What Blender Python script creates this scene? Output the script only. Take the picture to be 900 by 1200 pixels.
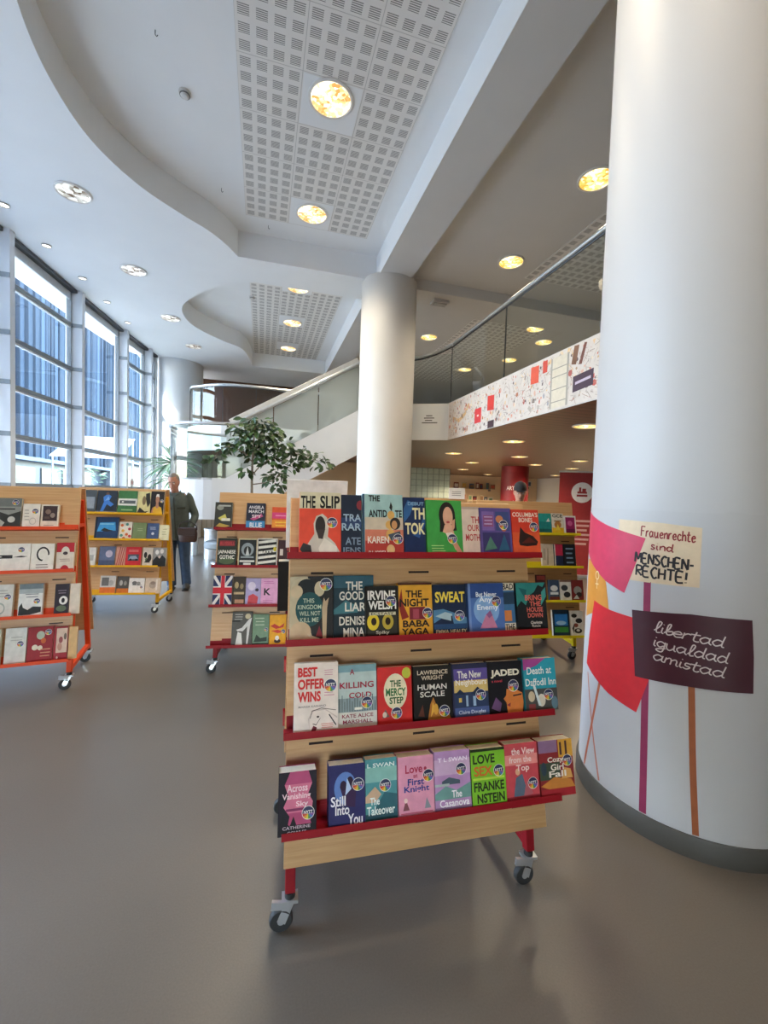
import bpy, bmesh, math, random
from mathutils import Vector, Matrix
from mathutils.geometry import tessellate_polygon
for o in list(bpy.data.objects): bpy.data.objects.remove(o)
S = bpy.context.scene
COL = S.collection
rnd = random.Random(7)
R = math.radians

# ---------------------------------------------------------------- camera, sky, sun, fill lamps, exposure
cam_d = bpy.data.cameras.new('camera'); cam = bpy.data.objects.new('camera', cam_d); COL.objects.link(cam)
cam_d.sensor_width = 36; cam_d.sensor_fit = 'AUTO'; cam_d.lens = 15.0; cam_d.clip_start = .05; cam_d.clip_end = 300
cx_, cy_, cz_ = Vector((.961, -.275, .032)), Vector((.019, -.048, -.999)), Vector((.276, .960, -.041))
cam.matrix_world = Matrix(((.9609, -.0191, -.2763, 0), (-.2750, .0480, -.9602, 0), (.0316, .9987, .0409, 1.52), (0, 0, 0, 1)))
S.camera = cam
S.view_settings.view_transform = 'Standard'; S.view_settings.look = 'None'
S.view_settings.gamma = 1.0; S.view_settings.use_curve_mapping = False
S.view_settings.exposure = 0.46
S.cycles.use_denoising = True
S.cycles.max_bounces = 10; S.cycles.diffuse_bounces = 5; S.cycles.transparent_max_bounces = 24
S.cycles.sample_clamp_indirect = 8

w = bpy.data.worlds.new('sky'); S.world = w; w.use_nodes = True
nt = w.node_tree; bg = nt.nodes['Background']
sky = nt.nodes.new('ShaderNodeTexSky'); sky.sky_type = 'NISHITA'; sky.sun_disc = False
sky.sun_elevation = R(42); sky.sun_rotation = R(230); sky.air_density = 1.0; sky.dust_density = 1.5
nt.links.new(sky.outputs[0], bg.inputs[0]); bg.inputs[1].default_value = 2.6

def lamp(name, typ, loc, energy, color, size=1, size_y=None, rot=None, aim=None, spot=None, parent=None):
    l = bpy.data.lights.new(name, typ); l.energy = energy; l.color = color
    if typ == 'AREA':
        l.size = size
        if size_y: l.shape = 'RECTANGLE'; l.size_y = size_y
        else: l.shape = 'DISK'
    elif typ == 'SUN': l.angle = R(.6)
    else: l.shadow_soft_size = size
    if spot: l.spot_size = R(spot); l.spot_blend = .6
    o = bpy.data.objects.new(name, l); COL.objects.link(o); o.location = loc
    if aim is not None: o.rotation_euler = Vector(aim).to_track_quat('-Z', 'Y').to_euler()
    if parent: o.parent = parent
    return o
lamp('sun', 'SUN', (-20, -8, 20), 15, (1, .95, .87), aim=(.8, .45, -.78))
# added fill lamps outside the unseen left windows, standing in for sky and paving bounce
for yy in (3.6,):
    lamp('window_fill', 'AREA', (-5.2, yy, 3.0), 25, (.88, .94, 1.0), 3.8, 4.2, aim=(1, .05, -.05))
    lamp('uplight_fill', 'AREA', (-5.6, yy, .5), 70, (1.0, .97, .93), 3.8, 1.5, aim=(1, .25, .75))

# ---------------------------------------------------------------- materials
def lin(h):
    h = h.lstrip('#'); c = [int(h[i:i+2], 16)/255 for i in (0, 2, 4)]
    return tuple((x/12.92 if x <= .04045 else ((x+.055)/1.055)**2.4) for x in c) + (1,)
MATS = {}
def mat(hexc, rough=.55, metal=0., var=.06, scale=18., coat=0., emit=0., spec=.5):
    key = (hexc, rough, metal, var, scale, coat, emit, spec)
    if key in MATS: return MATS[key]
    m = bpy.data.materials.new('surface_' + hexc.strip('#')); m.use_nodes = True
    n = m.node_tree.nodes; l = m.node_tree.links; b = n['Principled BSDF']
    c = lin(hexc)
    tc = n.new('ShaderNodeTexCoord'); nz = n.new('ShaderNodeTexNoise'); nz.inputs['Scale'].default_value = scale; nz.inputs['Detail'].default_value = 4
    l.new(tc.outputs['Object'], nz.inputs['Vector'])
    cr = n.new('ShaderNodeValToRGB')
    cr.color_ramp.elements[0].color = tuple(x*(1-var) for x in c[:3]) + (1,)
    cr.color_ramp.elements[1].color = tuple(min(1, x*(1+var)) for x in c[:3]) + (1,)
    cr.color_ramp.elements[0].position = .3; cr.color_ramp.elements[1].position = .7
    l.new(nz.outputs['Fac'], cr.inputs[0]); l.new(cr.outputs[0], b.inputs['Base Color'])
    b.inputs['Roughness'].default_value = rough; b.inputs['Metallic'].default_value = metal
    b.inputs['Coat Weight'].default_value = coat; b.inputs['Specular IOR Level'].default_value = spec
    if emit: 
        b.inputs['Emission Color'].default_value = c; b.inputs['Emission Strength'].default_value = emit
    MATS[key] = m; return m

def nodemat(name):
    m = bpy.data.materials.new(name); m.use_nodes = True
    return m, m.node_tree.nodes, m.node_tree.links, m.node_tree.nodes['Principled BSDF']

def wood_mat(name, c0, c1, rough=.45, sc=(1.2, 14, 30)):
    m, n, l, b = nodemat(name)
    tc = n.new('ShaderNodeTexCoord'); mp = n.new('ShaderNodeMapping'); mp.inputs['Scale'].default_value = sc
    nz = n.new('ShaderNodeTexNoise'); nz.inputs['Scale'].default_value = 3; nz.inputs['Detail'].default_value = 8; nz.inputs['Roughness'].default_value = .65
    cr = n.new('ShaderNodeValToRGB'); cr.color_ramp.elements[0].color = lin(c0); cr.color_ramp.elements[1].color = lin(c1)
    cr.color_ramp.elements[0].position = .3; cr.color_ramp.elements[1].position = .72
    l.new(tc.outputs['Object'], mp.inputs[0]); l.new(mp.outputs[0], nz.inputs['Vector']); l.new(nz.outputs['Fac'], cr.inputs[0]); l.new(cr.outputs[0], b.inputs['Base Color'])
    b.inputs['Roughness'].default_value = rough
    return m
PLY = wood_mat('birch_plywood', '#bd8d5a', '#d2a774')
PLYEDGE = mat('#a57c4c', .6)
DARKWOOD = wood_mat('brown_wood', '#4a3020', '#5d3d28', .5, (20, 20, 1.5))

def glass_mat(name, tint, refl=1.0, ior=1.45):
    m = bpy.data.materials.new(name); m.use_nodes = True; n = m.node_tree.nodes; l = m.node_tree.links
    n.remove(n['Principled BSDF']); out = n['Material Output']
    t = n.new('ShaderNodeBsdfTransparent'); t.inputs[0].default_value = tint + (1,)
    g = n.new('ShaderNodeBsdfGlossy'); g.inputs['Roughness'].default_value = .01; g.inputs[0].default_value = (refl, refl, refl, 1)
    f = n.new('ShaderNodeFresnel'); f.inputs[0].default_value = ior
    x = n.new('ShaderNodeMixShader'); l.new(f.outputs[0], x.inputs[0]); l.new(t.outputs[0], x.inputs[1]); l.new(g.outputs[0], x.inputs[2]); l.new(x.outputs[0], out.inputs[0])
    return m
WINGLASS = glass_mat('window_glass', (.80, .88, .92))
RAILGLASS = glass_mat('railing_glass', (.84, .90, .88))
DRUMGLASS = glass_mat('curved_glass', (.82, .93, .92))

WHITE = mat('#d9dadb', .6, var=.02, scale=3)
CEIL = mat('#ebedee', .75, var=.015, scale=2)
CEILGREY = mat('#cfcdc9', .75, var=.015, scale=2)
STEEL = mat('#cfd1d3', .32, .75)
DARKSTEEL = mat('#5b5d60', .35, .9)
RUBBER = mat('#2a2a2b', .6)

def frosted_mat(name, c, fac):
    m = glass_mat(name, (.85, .93, .91)); n = m.node_tree.nodes; l = m.node_tree.links
    d = n.new('ShaderNodeBsdfDiffuse'); d.inputs[0].default_value = c + (1,); tr = n.new('ShaderNodeBsdfTranslucent'); tr.inputs[0].default_value = c + (1,)
    a = n.new('ShaderNodeMixShader'); a.inputs[0].default_value = .5; l.new(d.outputs[0], a.inputs[1]); l.new(tr.outputs[0], a.inputs[2])
    out = n['Material Output']; src = out.inputs[0].links[0].from_socket; x = n.new('ShaderNodeMixShader'); x.inputs[0].default_value = fac
    l.new(src, x.inputs[1]); l.new(a.outputs[0], x.inputs[2]); l.new(x.outputs[0], out.inputs[0]); return m
FROST = frosted_mat('pale_green_frosted_glass', (.62, .68, .65), .55)
def floor_mat():
    m, n, l, b = nodemat('linoleum')
    tc = n.new('ShaderNodeTexCoord')
    a = n.new('ShaderNodeTexNoise'); a.inputs['Scale'].default_value = .7; a.inputs['Detail'].default_value = 5
    c = n.new('ShaderNodeTexNoise'); c.inputs['Scale'].default_value = 160; c.inputs['Detail'].default_value = 3
    mx = n.new('ShaderNodeMix'); mx.data_type = 'FLOAT'; mx.inputs[0].default_value = .35
    cr = n.new('ShaderNodeValToRGB'); cr.color_ramp.elements[0].color = lin('#5d564d'); cr.color_ramp.elements[1].color = lin('#6c655b')
    cr.color_ramp.elements[0].position = .32; cr.color_ramp.elements[1].position = .68
    l.new(tc.outputs['Object'], a.inputs['Vector']); l.new(tc.outputs['Object'], c.inputs['Vector'])
    l.new(a.outputs['Fac'], mx.inputs[2]); l.new(c.outputs['Fac'], mx.inputs[3]); l.new(mx.outputs[0], cr.inputs[0]); l.new(cr.outputs[0], b.inputs['Base Color'])
    bp = n.new('ShaderNodeBump'); bp.inputs['Strength'].default_value = .04; bp.inputs['Distance'].default_value = .01
    l.new(c.outputs['Fac'], bp.inputs['Height']); l.new(bp.outputs[0], b.inputs['Normal'])
    b.inputs['Roughness'].default_value = .34; b.inputs['Specular IOR Level'].default_value = .5
    return m

def perforated_mat():
    m, n, l, b = nodemat('perforated_ceiling_tile')
    tc = n.new('ShaderNodeTexCoord'); sp = n.new('ShaderNodeSeparateXYZ'); l.new(tc.outputs['Object'], sp.inputs[0])
    def M(op, a, bb=None):
        k = n.new('ShaderNodeMath'); k.operation = op
        for i, v in enumerate((a, bb)):
            if v is None: continue
            if isinstance(v, (int, float)): k.inputs[i].default_value = v
            else: l.new(v, k.inputs[i])
        return k.outputs[0]
    P, T = .1575, .63
    def sq(s):
        f = M('FRACT', M('DIVIDE', s, P)); return M('MULTIPLY', M('GREATER_THAN', f, .18), M('LESS_THAN', f, .82))
    slit = M('LESS_THAN', M('FRACT', M('DIVIDE', sp.outputs[1], P/9)), .52)
    hole = M('MULTIPLY', M('MULTIPLY', sq(sp.outputs[0]), sq(sp.outputs[1])), slit)
    def seam(s): return M('LESS_THAN', M('FRACT', M('DIVIDE', M('ADD', s, .004), T)), .010)
    dark = M('MAXIMUM', M('MULTIPLY', hole, 1.0), M('MULTIPLY', M('MAXIMUM', seam(sp.outputs[0]), seam(sp.outputs[1])), .5))
    mx = n.new('ShaderNodeMix'); mx.data_type = 'RGBA'; l.new(dark, mx.inputs[0])
    mx.inputs[6].default_value = lin('#e6e4e0'); mx.inputs[7].default_value = lin('#84827f')
    l.new(mx.outputs[2], b.inputs['Base Color']); b.inputs['Roughness'].default_value = .8
    return m
PERF = perforated_mat()

def slat_mat(name, c0, c1, axis, pitch):
    m, n, l, b = nodemat(name)
    tc = n.new('ShaderNodeTexCoord'); sp = n.new('ShaderNodeSeparateXYZ'); l.new(tc.outputs['Object'], sp.inputs[0])
    d = n.new('ShaderNodeMath'); d.operation = 'DIVIDE'; l.new(sp.outputs[axis], d.inputs[0]); d.inputs[1].default_value = pitch
    fr = n.new('ShaderNodeMath'); fr.operation = 'FRACT'; l.new(d.outputs[0], fr.inputs[0])
    cr = n.new('ShaderNodeValToRGB'); cr.color_ramp.interpolation = 'CONSTANT'
    cr.color_ramp.elements[0].color = lin(c0); cr.color_ramp.elements[1].color = lin(c1); cr.color_ramp.elements[1].position = .12
    l.new(fr.outputs[0], cr.inputs[0]); l.new(cr.outputs[0], b.inputs['Base Color']); b.inputs['Roughness'].default_value = .4
    return m
SLATCEIL = slat_mat('brown_slat_ceiling', '#3d2a1f', '#76563f', 1, .16)

# ---------------------------------------------------------------- mesh helpers
def tag(o, label=None, cat=None, group=None, kind=None):
    if label: o['label'] = label
    if cat: o['category'] = cat
    if group: o['group'] = group
    if kind: o['kind'] = kind
    return o
def empty(name, loc=(0, 0, 0), rz=0):
    o = bpy.data.objects.new(name, None); COL.objects.link(o); o.location = loc; o.rotation_euler = (0, 0, rz); o.empty_display_size = .1
    return o

class MB:
    def __init__(s): s.v = []; s.f = []; s.m = []; s.mats = []
    def mi(s, m):
        if m not in s.mats: s.mats.append(m)
        return s.mats.index(m)
    def add(s, vs, fs, m, M=None):
        k = len(s.v); i = s.mi(m)
        s.v += [tuple(M @ Vector(p)) if M else tuple(p) for p in vs]
        s.f += [tuple(k+a for a in f) for f in fs]; s.m += [i]*len(fs)
        return s
    def box(s, lo, hi, m, M=None):
        x0, y0, z0 = lo; x1, y1, z1 = hi
        return s.add([(x0,y0,z0),(x1,y0,z0),(x1,y1,z0),(x0,y1,z0),(x0,y0,z1),(x1,y0,z1),(x1,y1,z1),(x0,y1,z1)],
                     [(0,3,2,1),(4,5,6,7),(0,1,5,4),(1,2,6,5),(2,3,7,6),(3,0,4,7)], m, M)
    def bar(s, a, b, wx, wy, m, up=(0, 0, 1)):
        a = Vector(a); b = Vector(b); d = b-a; L = d.length; d.normalize()
        u = Vector(up)
        if abs(d.dot(u)) > .98: u = Vector((0, 1, 0))
        x = d.cross(u).normalized(); y = x.cross(d)
        M = Matrix((x, y, d)).transposed().to_4x4(); M.translation = a
        return s.box((-wx/2, -wy/2, 0), (wx/2, wy/2, L), m, M)
    def tube(s, pts, r, m, n=10, caps=True):
        pts = [Vector(p) for p in pts]; rs = r if isinstance(r, (list, tuple)) else [r]*len(pts)
        vs = []; fs = []; prev = None
        for i, p in enumerate(pts):
            d = (pts[min(i+1, len(pts)-1)] - pts[max(i-1, 0)]).normalized()
            if prev is None:
                u = Vector((0, 0, 1)) if abs(d.z) < .9 else Vector((1, 0, 0))
                x = d.cross(u).normalized()
            else:
                x = (prev - d*prev.dot(d)).normalized()
            prev = x; y = d.cross(x)
            for k in range(n):
                a = 2*math.pi*k/n; vs.append(p + (x*math.cos(a)+y*math.sin(a))*rs[i])
        for i in range(len(pts)-1):
            for k in range(n): fs.append((i*n+k, i*n+(k+1) % n, (i+1)*n+(k+1) % n, (i+1)*n+k))
        if caps: fs += [tuple(range(n-1, -1, -1)), tuple((len(pts)-1)*n+k for k in range(n))]
        return s.add(vs, fs, m)
    def lathe(s, prof, m, n=32, M=None, close=False):
        vs = []; fs = []
        for r, z in prof:
            for k in range(n):
                a = 2*math.pi*k/n; vs.append((r*math.cos(a), r*math.sin(a), z))
        P = len(prof)
        for i in range(P-1 if not close else P):
            j = (i+1) % P
            for k in range(n): fs.append((i*n+k, i*n+(k+1) % n, j*n+(k+1) % n, j*n+k))
        if not close:
            if prof[0][0] > 1e-5: fs.append(tuple(range(n-1, -1, -1)))
            if prof[-1][0] > 1e-5: fs.append(tuple((P-1)*n+k for k in range(n)))
        return s.add(vs, fs, m, M)
    def prism(s, outline, z0, z1, mbot, mtop=None, mside=None, holes=()):
        loops = [list(outline)] + [list(h) for h in holes]
        tess = tessellate_polygon([[Vector((x, y, 0)) for x, y in lp] for lp in loops])
        flat = [p for lp in loops for p in lp]
        def oriented(t, up):
            (ax, ay), (bx, by), (cx, cy) = (flat[i] for i in t); ccw = (bx-ax)*(cy-ay)-(by-ay)*(cx-ax) > 0
            return t if ccw == up else (t[0], t[2], t[1])
        s.add([(x, y, z0) for x, y in flat], [oriented(t, False) for t in tess], mbot)
        s.add([(x, y, z1) for x, y in flat], [oriented(t, True) for t in tess], mtop or mbot)
        for lp in loops:
            n = len(lp)
            for i in range(n):
                (x0, y0), (x1, y1) = lp[i], lp[(i+1) % n]
                s.add([(x0,y0,z0),(x1,y1,z0),(x1,y1,z1),(x0,y0,z1)], [(0,1,2,3)], mside or mbot)
        return s
    def build(s, name, parent=None, smooth=False, bevel=0., loc=None, normals=True):
        me = bpy.data.meshes.new(name); me.from_pydata(s.v, [], s.f)
        for m in s.mats: me.materials.append(m)
        me.polygons.foreach_set('material_index', s.m)
        if normals:
            bm = bmesh.new(); bm.from_mesh(me)
            if smooth: bmesh.ops.remove_doubles(bm, verts=bm.verts, dist=1e-5)
            bmesh.ops.recalc_face_normals(bm, faces=bm.faces); bm.to_mesh(me); bm.free()
        if smooth:
            me.polygons.foreach_set('use_smooth', [True]*len(me.polygons))
            me.set_sharp_from_angle(angle=R(40))
        me.update()
        o = bpy.data.objects.new(name, me); COL.objects.link(o)
        if parent: o.parent = parent
        if loc: o.location = loc
        if bevel:
            b = o.modifiers.new('bevel', 'BEVEL'); b.width = bevel; b.segments = 2; b.limit_method = 'ANGLE'
        return o
def struct(mb, name, **k):
    o = mb.build(name, **k); o['kind'] = 'structure'; return o

def catmull(pts, n=8, closed=False):
    out = []; P = [Vector(p) for p in pts]; N = len(P)
    for i in range(N if closed else N-1):
        g = (lambda j: P[j % N]) if closed else (lambda j: P[max(0, min(N-1, j))])
        a, b, c, d = g(i-1), g(i), g(i+1), g(i+2)
        for k in range(n):
            t = k/n
            out.append(.5*((2*b)+(c-a)*t+(2*a-5*b+4*c-d)*t*t+(3*b-a-3*c+d)*t**3))
    if not closed: out.append(P[-1])
    return out

# text outlines, normalised to a unit box
_TX = {}
def text_geo(t, bold=0.0):
    if (t, bold) in _TX: return _TX[(t, bold)]
    cu = bpy.data.curves.new('lettering_source', 'FONT'); cu.body = t; cu.size = 1; cu.offset = bold; cu.resolution_u = 3
    o = bpy.data.objects.new('lettering_source', cu); COL.objects.link(o)
    dg = bpy.context.evaluated_depsgraph_get(); dg.update()
    me = bpy.data.meshes.new_from_object(o.evaluated_get(dg))
    vs = [v.co.copy() for v in me.vertices]; fs = [tuple(p.vertices) for p in me.polygons]
    bpy.data.objects.remove(o); bpy.data.curves.remove(cu); bpy.data.meshes.remove(me)
    x0 = min(v.x for v in vs); x1 = max(v.x for v in vs); y0 = min(v.y for v in vs); y1 = max(v.y for v in vs)
    r = ([((v.x-x0)/(x1-x0), (v.y-y0)/(y1-y0)) for v in vs], fs); _TX[(t, bold)] = r
    return r
def put_text(mb, t, m, x0, y0, x1, y1, z, bold=.012, f=None):
    vs, fs = text_geo(t, bold)
    pts = [(x0+(x1-x0)*a, y0+(y1-y0)*b, z) for a, b in vs]
    if f: pts = [f(p) for p in pts]
    mb.add(pts, fs, m)
# ---------------------------------------------------------------- the room shell
mb = MB(); mb.box((-4.6, -7.2, -.1), (14, 20, 0), floor_mat()); struct(mb, 'floor')

GL = [(-4.18, 1.85), (-4.13, 3.85), (-4.04, 5.85), (-3.90, 7.85), (-3.663, 9.85), (-3.416, 11.85), (-3.186, 13.2), (-3.08, 13.8)]

# curved edges of the two ceiling recesses
rc1 = [(-.3, .6), (-.75, 1.6), (-1.3, 2.6), (-1.72, 3.45), (-1.918, 4.19), (-1.975, 4.85), (-1.88, 5.55), (-1.578, 6.155), (-1.169, 6.60), (-.83, 6.90), (-.60, 7.2), (-.446, 7.495)]
rc1 = [tuple(p) for p in catmull([(x, y, 0) for x, y in rc1], 6)]
rec1 = [(p[0], p[1]) for p in rc1] + [(1.877, 7.495), (1.877, -2.5), (-.1, -2.5)]
rc2 = [(-.2, 8.3), (-.75, 8.62), (-1.35, 9.3), (-1.70, 10.05), (-1.60, 10.95), (-1.05, 11.75), (-.60, 12.2), (-.42, 13.0), (-.348, 13.8)]
rc2 = [tuple(p) for p in catmull([(x, y, 0) for x, y in rc2], 6)]
rec2 = [(p[0], p[1]) for p in rc2] + [(1.877, 13.8), (1.877, 8.3)]
outer = [(1.877, -7.2)] + [(1.877, 20)] + [(-3.4, 20), (-3.5, 13.9)] + [(x-.75, y) for x, y in reversed(GL[:-1])] + [(-4.93, 1.85), (-4.6, 1.7), (-4.6, -7.2)]
# keep the holes just inside the outline
rec1 = [(min(x, 1.872), y) for x, y in rec1]; rec2 = [(min(x, 1.872), y) for x, y in rec2]
mb = MB(); mb.prism(outer, 5.3, 5.72, CEIL, holes=[rec1, rec2]); struct(mb, 'ceiling')
mb = MB(); mb.box((-2.6, -3, 5.715), (1.9, 14.2, 5.9), CEIL); struct(mb, 'ceiling')
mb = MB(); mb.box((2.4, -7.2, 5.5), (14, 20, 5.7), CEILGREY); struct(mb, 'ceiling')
mb = MB(); mb.box((1.877, -7.2, 5.30), (2.442, 20, 5.9), mat('#cdcdcc', .7, var=.02, scale=2)); struct(mb, 'beam')
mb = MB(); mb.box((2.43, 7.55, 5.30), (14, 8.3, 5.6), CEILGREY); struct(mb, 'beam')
mb = MB(); mb.box((-3.3, 13.8, 5.95), (15, 21, 6.1), CEILGREY); mb.box((-4.3, -8, 5.95), (15, 13.8, 6.1), CEILGREY); struct(mb, 'roof')

def perf_panel(x0, y0, nx, ny, z, blanks=()):
    mb = MB(); mb.box((0, 0, -.004), (nx*.63, ny*.63, .004), PERF)
    for i, j in blanks:
        mb.box((i*.63+.012, j*.63+.012, -.006), (i*.63+.618, j*.63+.618, 0), CEIL)
    o = struct(mb, 'ceiling_tile_panel', loc=(x0, y0, z)); return o
perf_panel(-.315, 7.03-15*.63, 3, 15, 5.712, [(1, 11), (1, 14), (1, 8), (1, 5), (1, 2)])
perf_panel(-.315, 8.75, 3, 8, 5.712, [(1, 0), (1, 3), (1, 6)])
perf_panel(4.47, 6.9-12*.63, 3, 12, 5.497)
perf_panel(4.47, 8.8, 3, 8, 5.497)

# walls
WALLB = mat('#d3cfc8', .7, var=.02, scale=2)
WARM = mat('#cfae86', .7, var=.03, scale=2)
mb = MB()
for a, b in (((-5, -.1), (-4, 6)), ((-1.2, -.1), (14, 6)), ((-4, 3.4), (-1.2, 6))): mb.box((a[0], -7.3, a[1]), (b[0], -7.1, b[1]), WALLB)
struct(mb, 'wall_rear')
mb = MB(); mb.box((13.9, -7.2, -.1), (14.1, 20, 6), WALLB); struct(mb, 'wall_right')
mb = MB(); mb.box((-3.2, 19.4, -.1), (14, 19.6, 2.6), mat('#e0caaa', .7, var=.03, scale=2)); mb.box((-3.2, 19.4, 2.6), (14, 19.6, 6), mat('#b9b7b1', .7)); struct(mb, 'wall_back')
mb = MB(); mb.box((-2.6, 16.0, 3.3), (2.4, 16.15, 5.6), DARKWOOD); struct(mb, 'wall_upper_gallery')
mb = MB(); mb.box((-3.3, 14.6, 0), (-.3, 14.75, 2.6), slat_mat('curtain_brown', '#8a7d6c', '#b3a48e', 0, .14)); mb.box((-.3, 14.6, 0), (3.2, 14.75, 2.6), WARM); struct(mb, 'wall_under_stairs')
mb = MB(); mb.box((-3.14, 13.80, -.1), (-2.98, 13.95, 5.4), WHITE); struct(mb, 'wall_left')
mb = MB(); mb.box((-4.4, -7.2, -.1), (-4.1, 1.86, 5.4), WALLB); struct(mb, 'wall_left')

# window wall: one window per bay, pale fins between
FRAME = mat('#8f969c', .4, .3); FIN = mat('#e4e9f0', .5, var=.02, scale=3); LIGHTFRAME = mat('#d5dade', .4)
mb = MB()
for x in (-4, -2.6, -1.25): mb.box((x, -7.24, 0), (x+.06, -7.16, 3.4), FRAME)
for z in (0, 2.3, 3.34): mb.box((-4, -7.24, z), (-1.2, -7.16, z+.06), FRAME)
wr = struct(mb, 'window_8'); mb = MB(); mb.add([(-4, -7.2, .05), (-1.2, -7.2, .05), (-1.2, -7.2, 3.35), (-4, -7.2, 3.35)], [(0, 1, 2, 3)], WINGLASS); mb.build('window_pane', parent=wr, normals=False)  # unseen rear window, added to let front fill into the room
def wall_pt(i, t): return Vector((GL[i][0]+(GL[i+1][0]-GL[i][0])*t, GL[i][1]+(GL[i+1][1]-GL[i][1])*t, 0))
for i in range(len(GL)-1):
    a, b = wall_pt(i, 0), wall_pt(i, 1); bay = i+1
    levels = [.75, 1.50, 2.28, 3.055, 3.79, 4.632]
    if i == 4: levels = [.75, 1.50, 2.28, 3.055]
    mb = MB()
    def strip(z0, z1, off, th, m):
        d = (b-a).normalized(); nrm = Vector((d.y, -d.x, 0))   # into the room
        p = [a+nrm*off, b+nrm*off, b+nrm*(off+th), a+nrm*(off+th)]
        mb.add([(q.x, q.y, z0) for q in p]+[(q.x, q.y, z1) for q in p], [(0,3,2,1),(4,5,6,7),(0,1,5,4),(1,2,6,5),(2,3,7,6),(3,0,4,7)], m)
    for z in levels:
        strip(z-.045, z+.02, .0, .07, FRAME); strip(z-.075, z-.045, .0, .05, LIGHTFRAME)
    strip(5.10, 5.3, 0, .04, LIGHTFRAME); strip(5.24, 5.3, .04, .10, DARKSTEEL); strip(0, .12, 0, .08, FRAME)
    d = (b-a).normalized()
    for p in (a+d*.03, b-d*.03):
        mb.box((p.x-.03, p.y-.025, 0), (p.x+.05, p.y+.025, 5.3), FRAME)
    wn = struct(mb, 'window_%d' % bay)
    mb = MB(); nrm = Vector((d.y, -d.x, 0)); g0, g1 = a-nrm*.01, b-nrm*.01
    mb.add([(g0.x,g0.y,.1),(g1.x,g1.y,.1),(g1.x,g1.y,5.12),(g0.x,g0.y,5.12)], [(0,1,2,3)], WINGLASS)
    mb.build('window_pane', parent=wn, normals=False)
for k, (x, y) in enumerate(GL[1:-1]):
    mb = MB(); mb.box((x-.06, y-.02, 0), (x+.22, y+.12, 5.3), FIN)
    for z in (.75, 1.50, 2.28, 3.055, 3.79, 4.632): mb.box((x+.0, y-.035, z-.05), (x+.225, y-.02, z+.02), FRAME)  # dark strips standing in for shadow lines across the fins
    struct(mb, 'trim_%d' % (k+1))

# big round columns
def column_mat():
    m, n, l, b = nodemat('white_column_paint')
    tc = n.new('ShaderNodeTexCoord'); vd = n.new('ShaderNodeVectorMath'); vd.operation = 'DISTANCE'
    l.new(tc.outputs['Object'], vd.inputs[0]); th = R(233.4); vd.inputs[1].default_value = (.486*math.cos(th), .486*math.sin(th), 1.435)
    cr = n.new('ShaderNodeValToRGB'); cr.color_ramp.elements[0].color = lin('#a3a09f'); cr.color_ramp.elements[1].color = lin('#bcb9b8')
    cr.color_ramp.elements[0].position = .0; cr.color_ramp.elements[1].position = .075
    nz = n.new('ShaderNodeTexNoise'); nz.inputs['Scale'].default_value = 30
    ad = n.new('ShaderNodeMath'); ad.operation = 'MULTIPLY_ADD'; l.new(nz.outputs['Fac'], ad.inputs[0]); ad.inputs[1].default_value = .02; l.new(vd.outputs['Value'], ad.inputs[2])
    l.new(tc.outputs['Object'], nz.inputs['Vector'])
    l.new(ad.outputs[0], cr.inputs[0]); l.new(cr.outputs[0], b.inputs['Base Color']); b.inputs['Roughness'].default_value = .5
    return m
CR = .486
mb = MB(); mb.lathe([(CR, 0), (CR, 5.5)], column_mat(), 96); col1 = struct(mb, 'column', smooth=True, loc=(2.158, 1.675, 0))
mb = MB(); mb.lathe([(CR, 0), (CR+.014, 0), (CR+.014, .085), (CR+.008, .095), (CR, .095)], mat('#47443f', .5), 96)
b_ = mb.build('baseboard', parent=col1, smooth=True)
VINYL = mat('#bbb8b7', .55, 0., .015, 6, 0., 0., .3)
mb = MB(); mb.lathe([(CR, .095), (CR+.0012, .095), (CR+.0012, 1.485), (CR, 1.485)], VINYL, 96); mb.build('vinyl_wrap', parent=col1, smooth=True)
mb = MB(); mb.lathe([(.50, 0), (.50, 5.32)], mat('#d0cdc8', .55, var=.02, scale=3), 64)
mb.lathe([(.50, 0), (.514, 0), (.514, .09), (.50, .09)], mat('#5f5c57', .5), 64); struct(mb, 'column', smooth=True, loc=(2.16, 7.62, 0))
mb = MB(); mb.lathe([(.70, 0), (.70, 5.32)], WHITE, 64); struct(mb, 'column', smooth=True, loc=(-2.52, 14.5, 0))
mb = MB(); mb.lathe([(.45, 0), (.45, 2.62)], mat('#7f0f18', .45), 48); rcol = struct(mb, 'column', smooth=True, loc=(8.25, 12.75, 0))

# paintings on the near column: patches and hand-lettering laid on the round surface
def onto(p, lift=.0024):    # (theta degrees, z) -> column surface
    t = R(p[0]); r = CR+lift
    return (r*math.cos(t), r*math.sin(t), p[1])
DEG = math.degrees(1/CR)
def patch(name, pts, hexc, lift, label=None):
    bm = bmesh.new(); vs = [bm.verts.new((t/DEG, z, 0)) for t, z in pts]; bm.faces.new(vs)
    bmesh.ops.triangulate(bm, faces=bm.faces)
    for _ in range(6):
        es = [e for e in bm.edges if e.calc_length() > .035]
        if not es: break
        bmesh.ops.subdivide_edges(bm, edges=es, cuts=1); bmesh.ops.triangulate(bm, faces=[f for f in bm.faces if len(f.verts) > 3])
    mb = MB(); mb.add([onto((v.co.x*DEG, v.co.y), lift) for v in bm.verts], [tuple(v.index for v in f.verts) for f in bm.faces] if not bm.verts.index_update() else [], mat(hexc, .5, var=.05, scale=25)); bm.free()
    o = mb.build(name, parent=col1, smooth=True)
    if label: o['label'] = label
    return o
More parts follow.
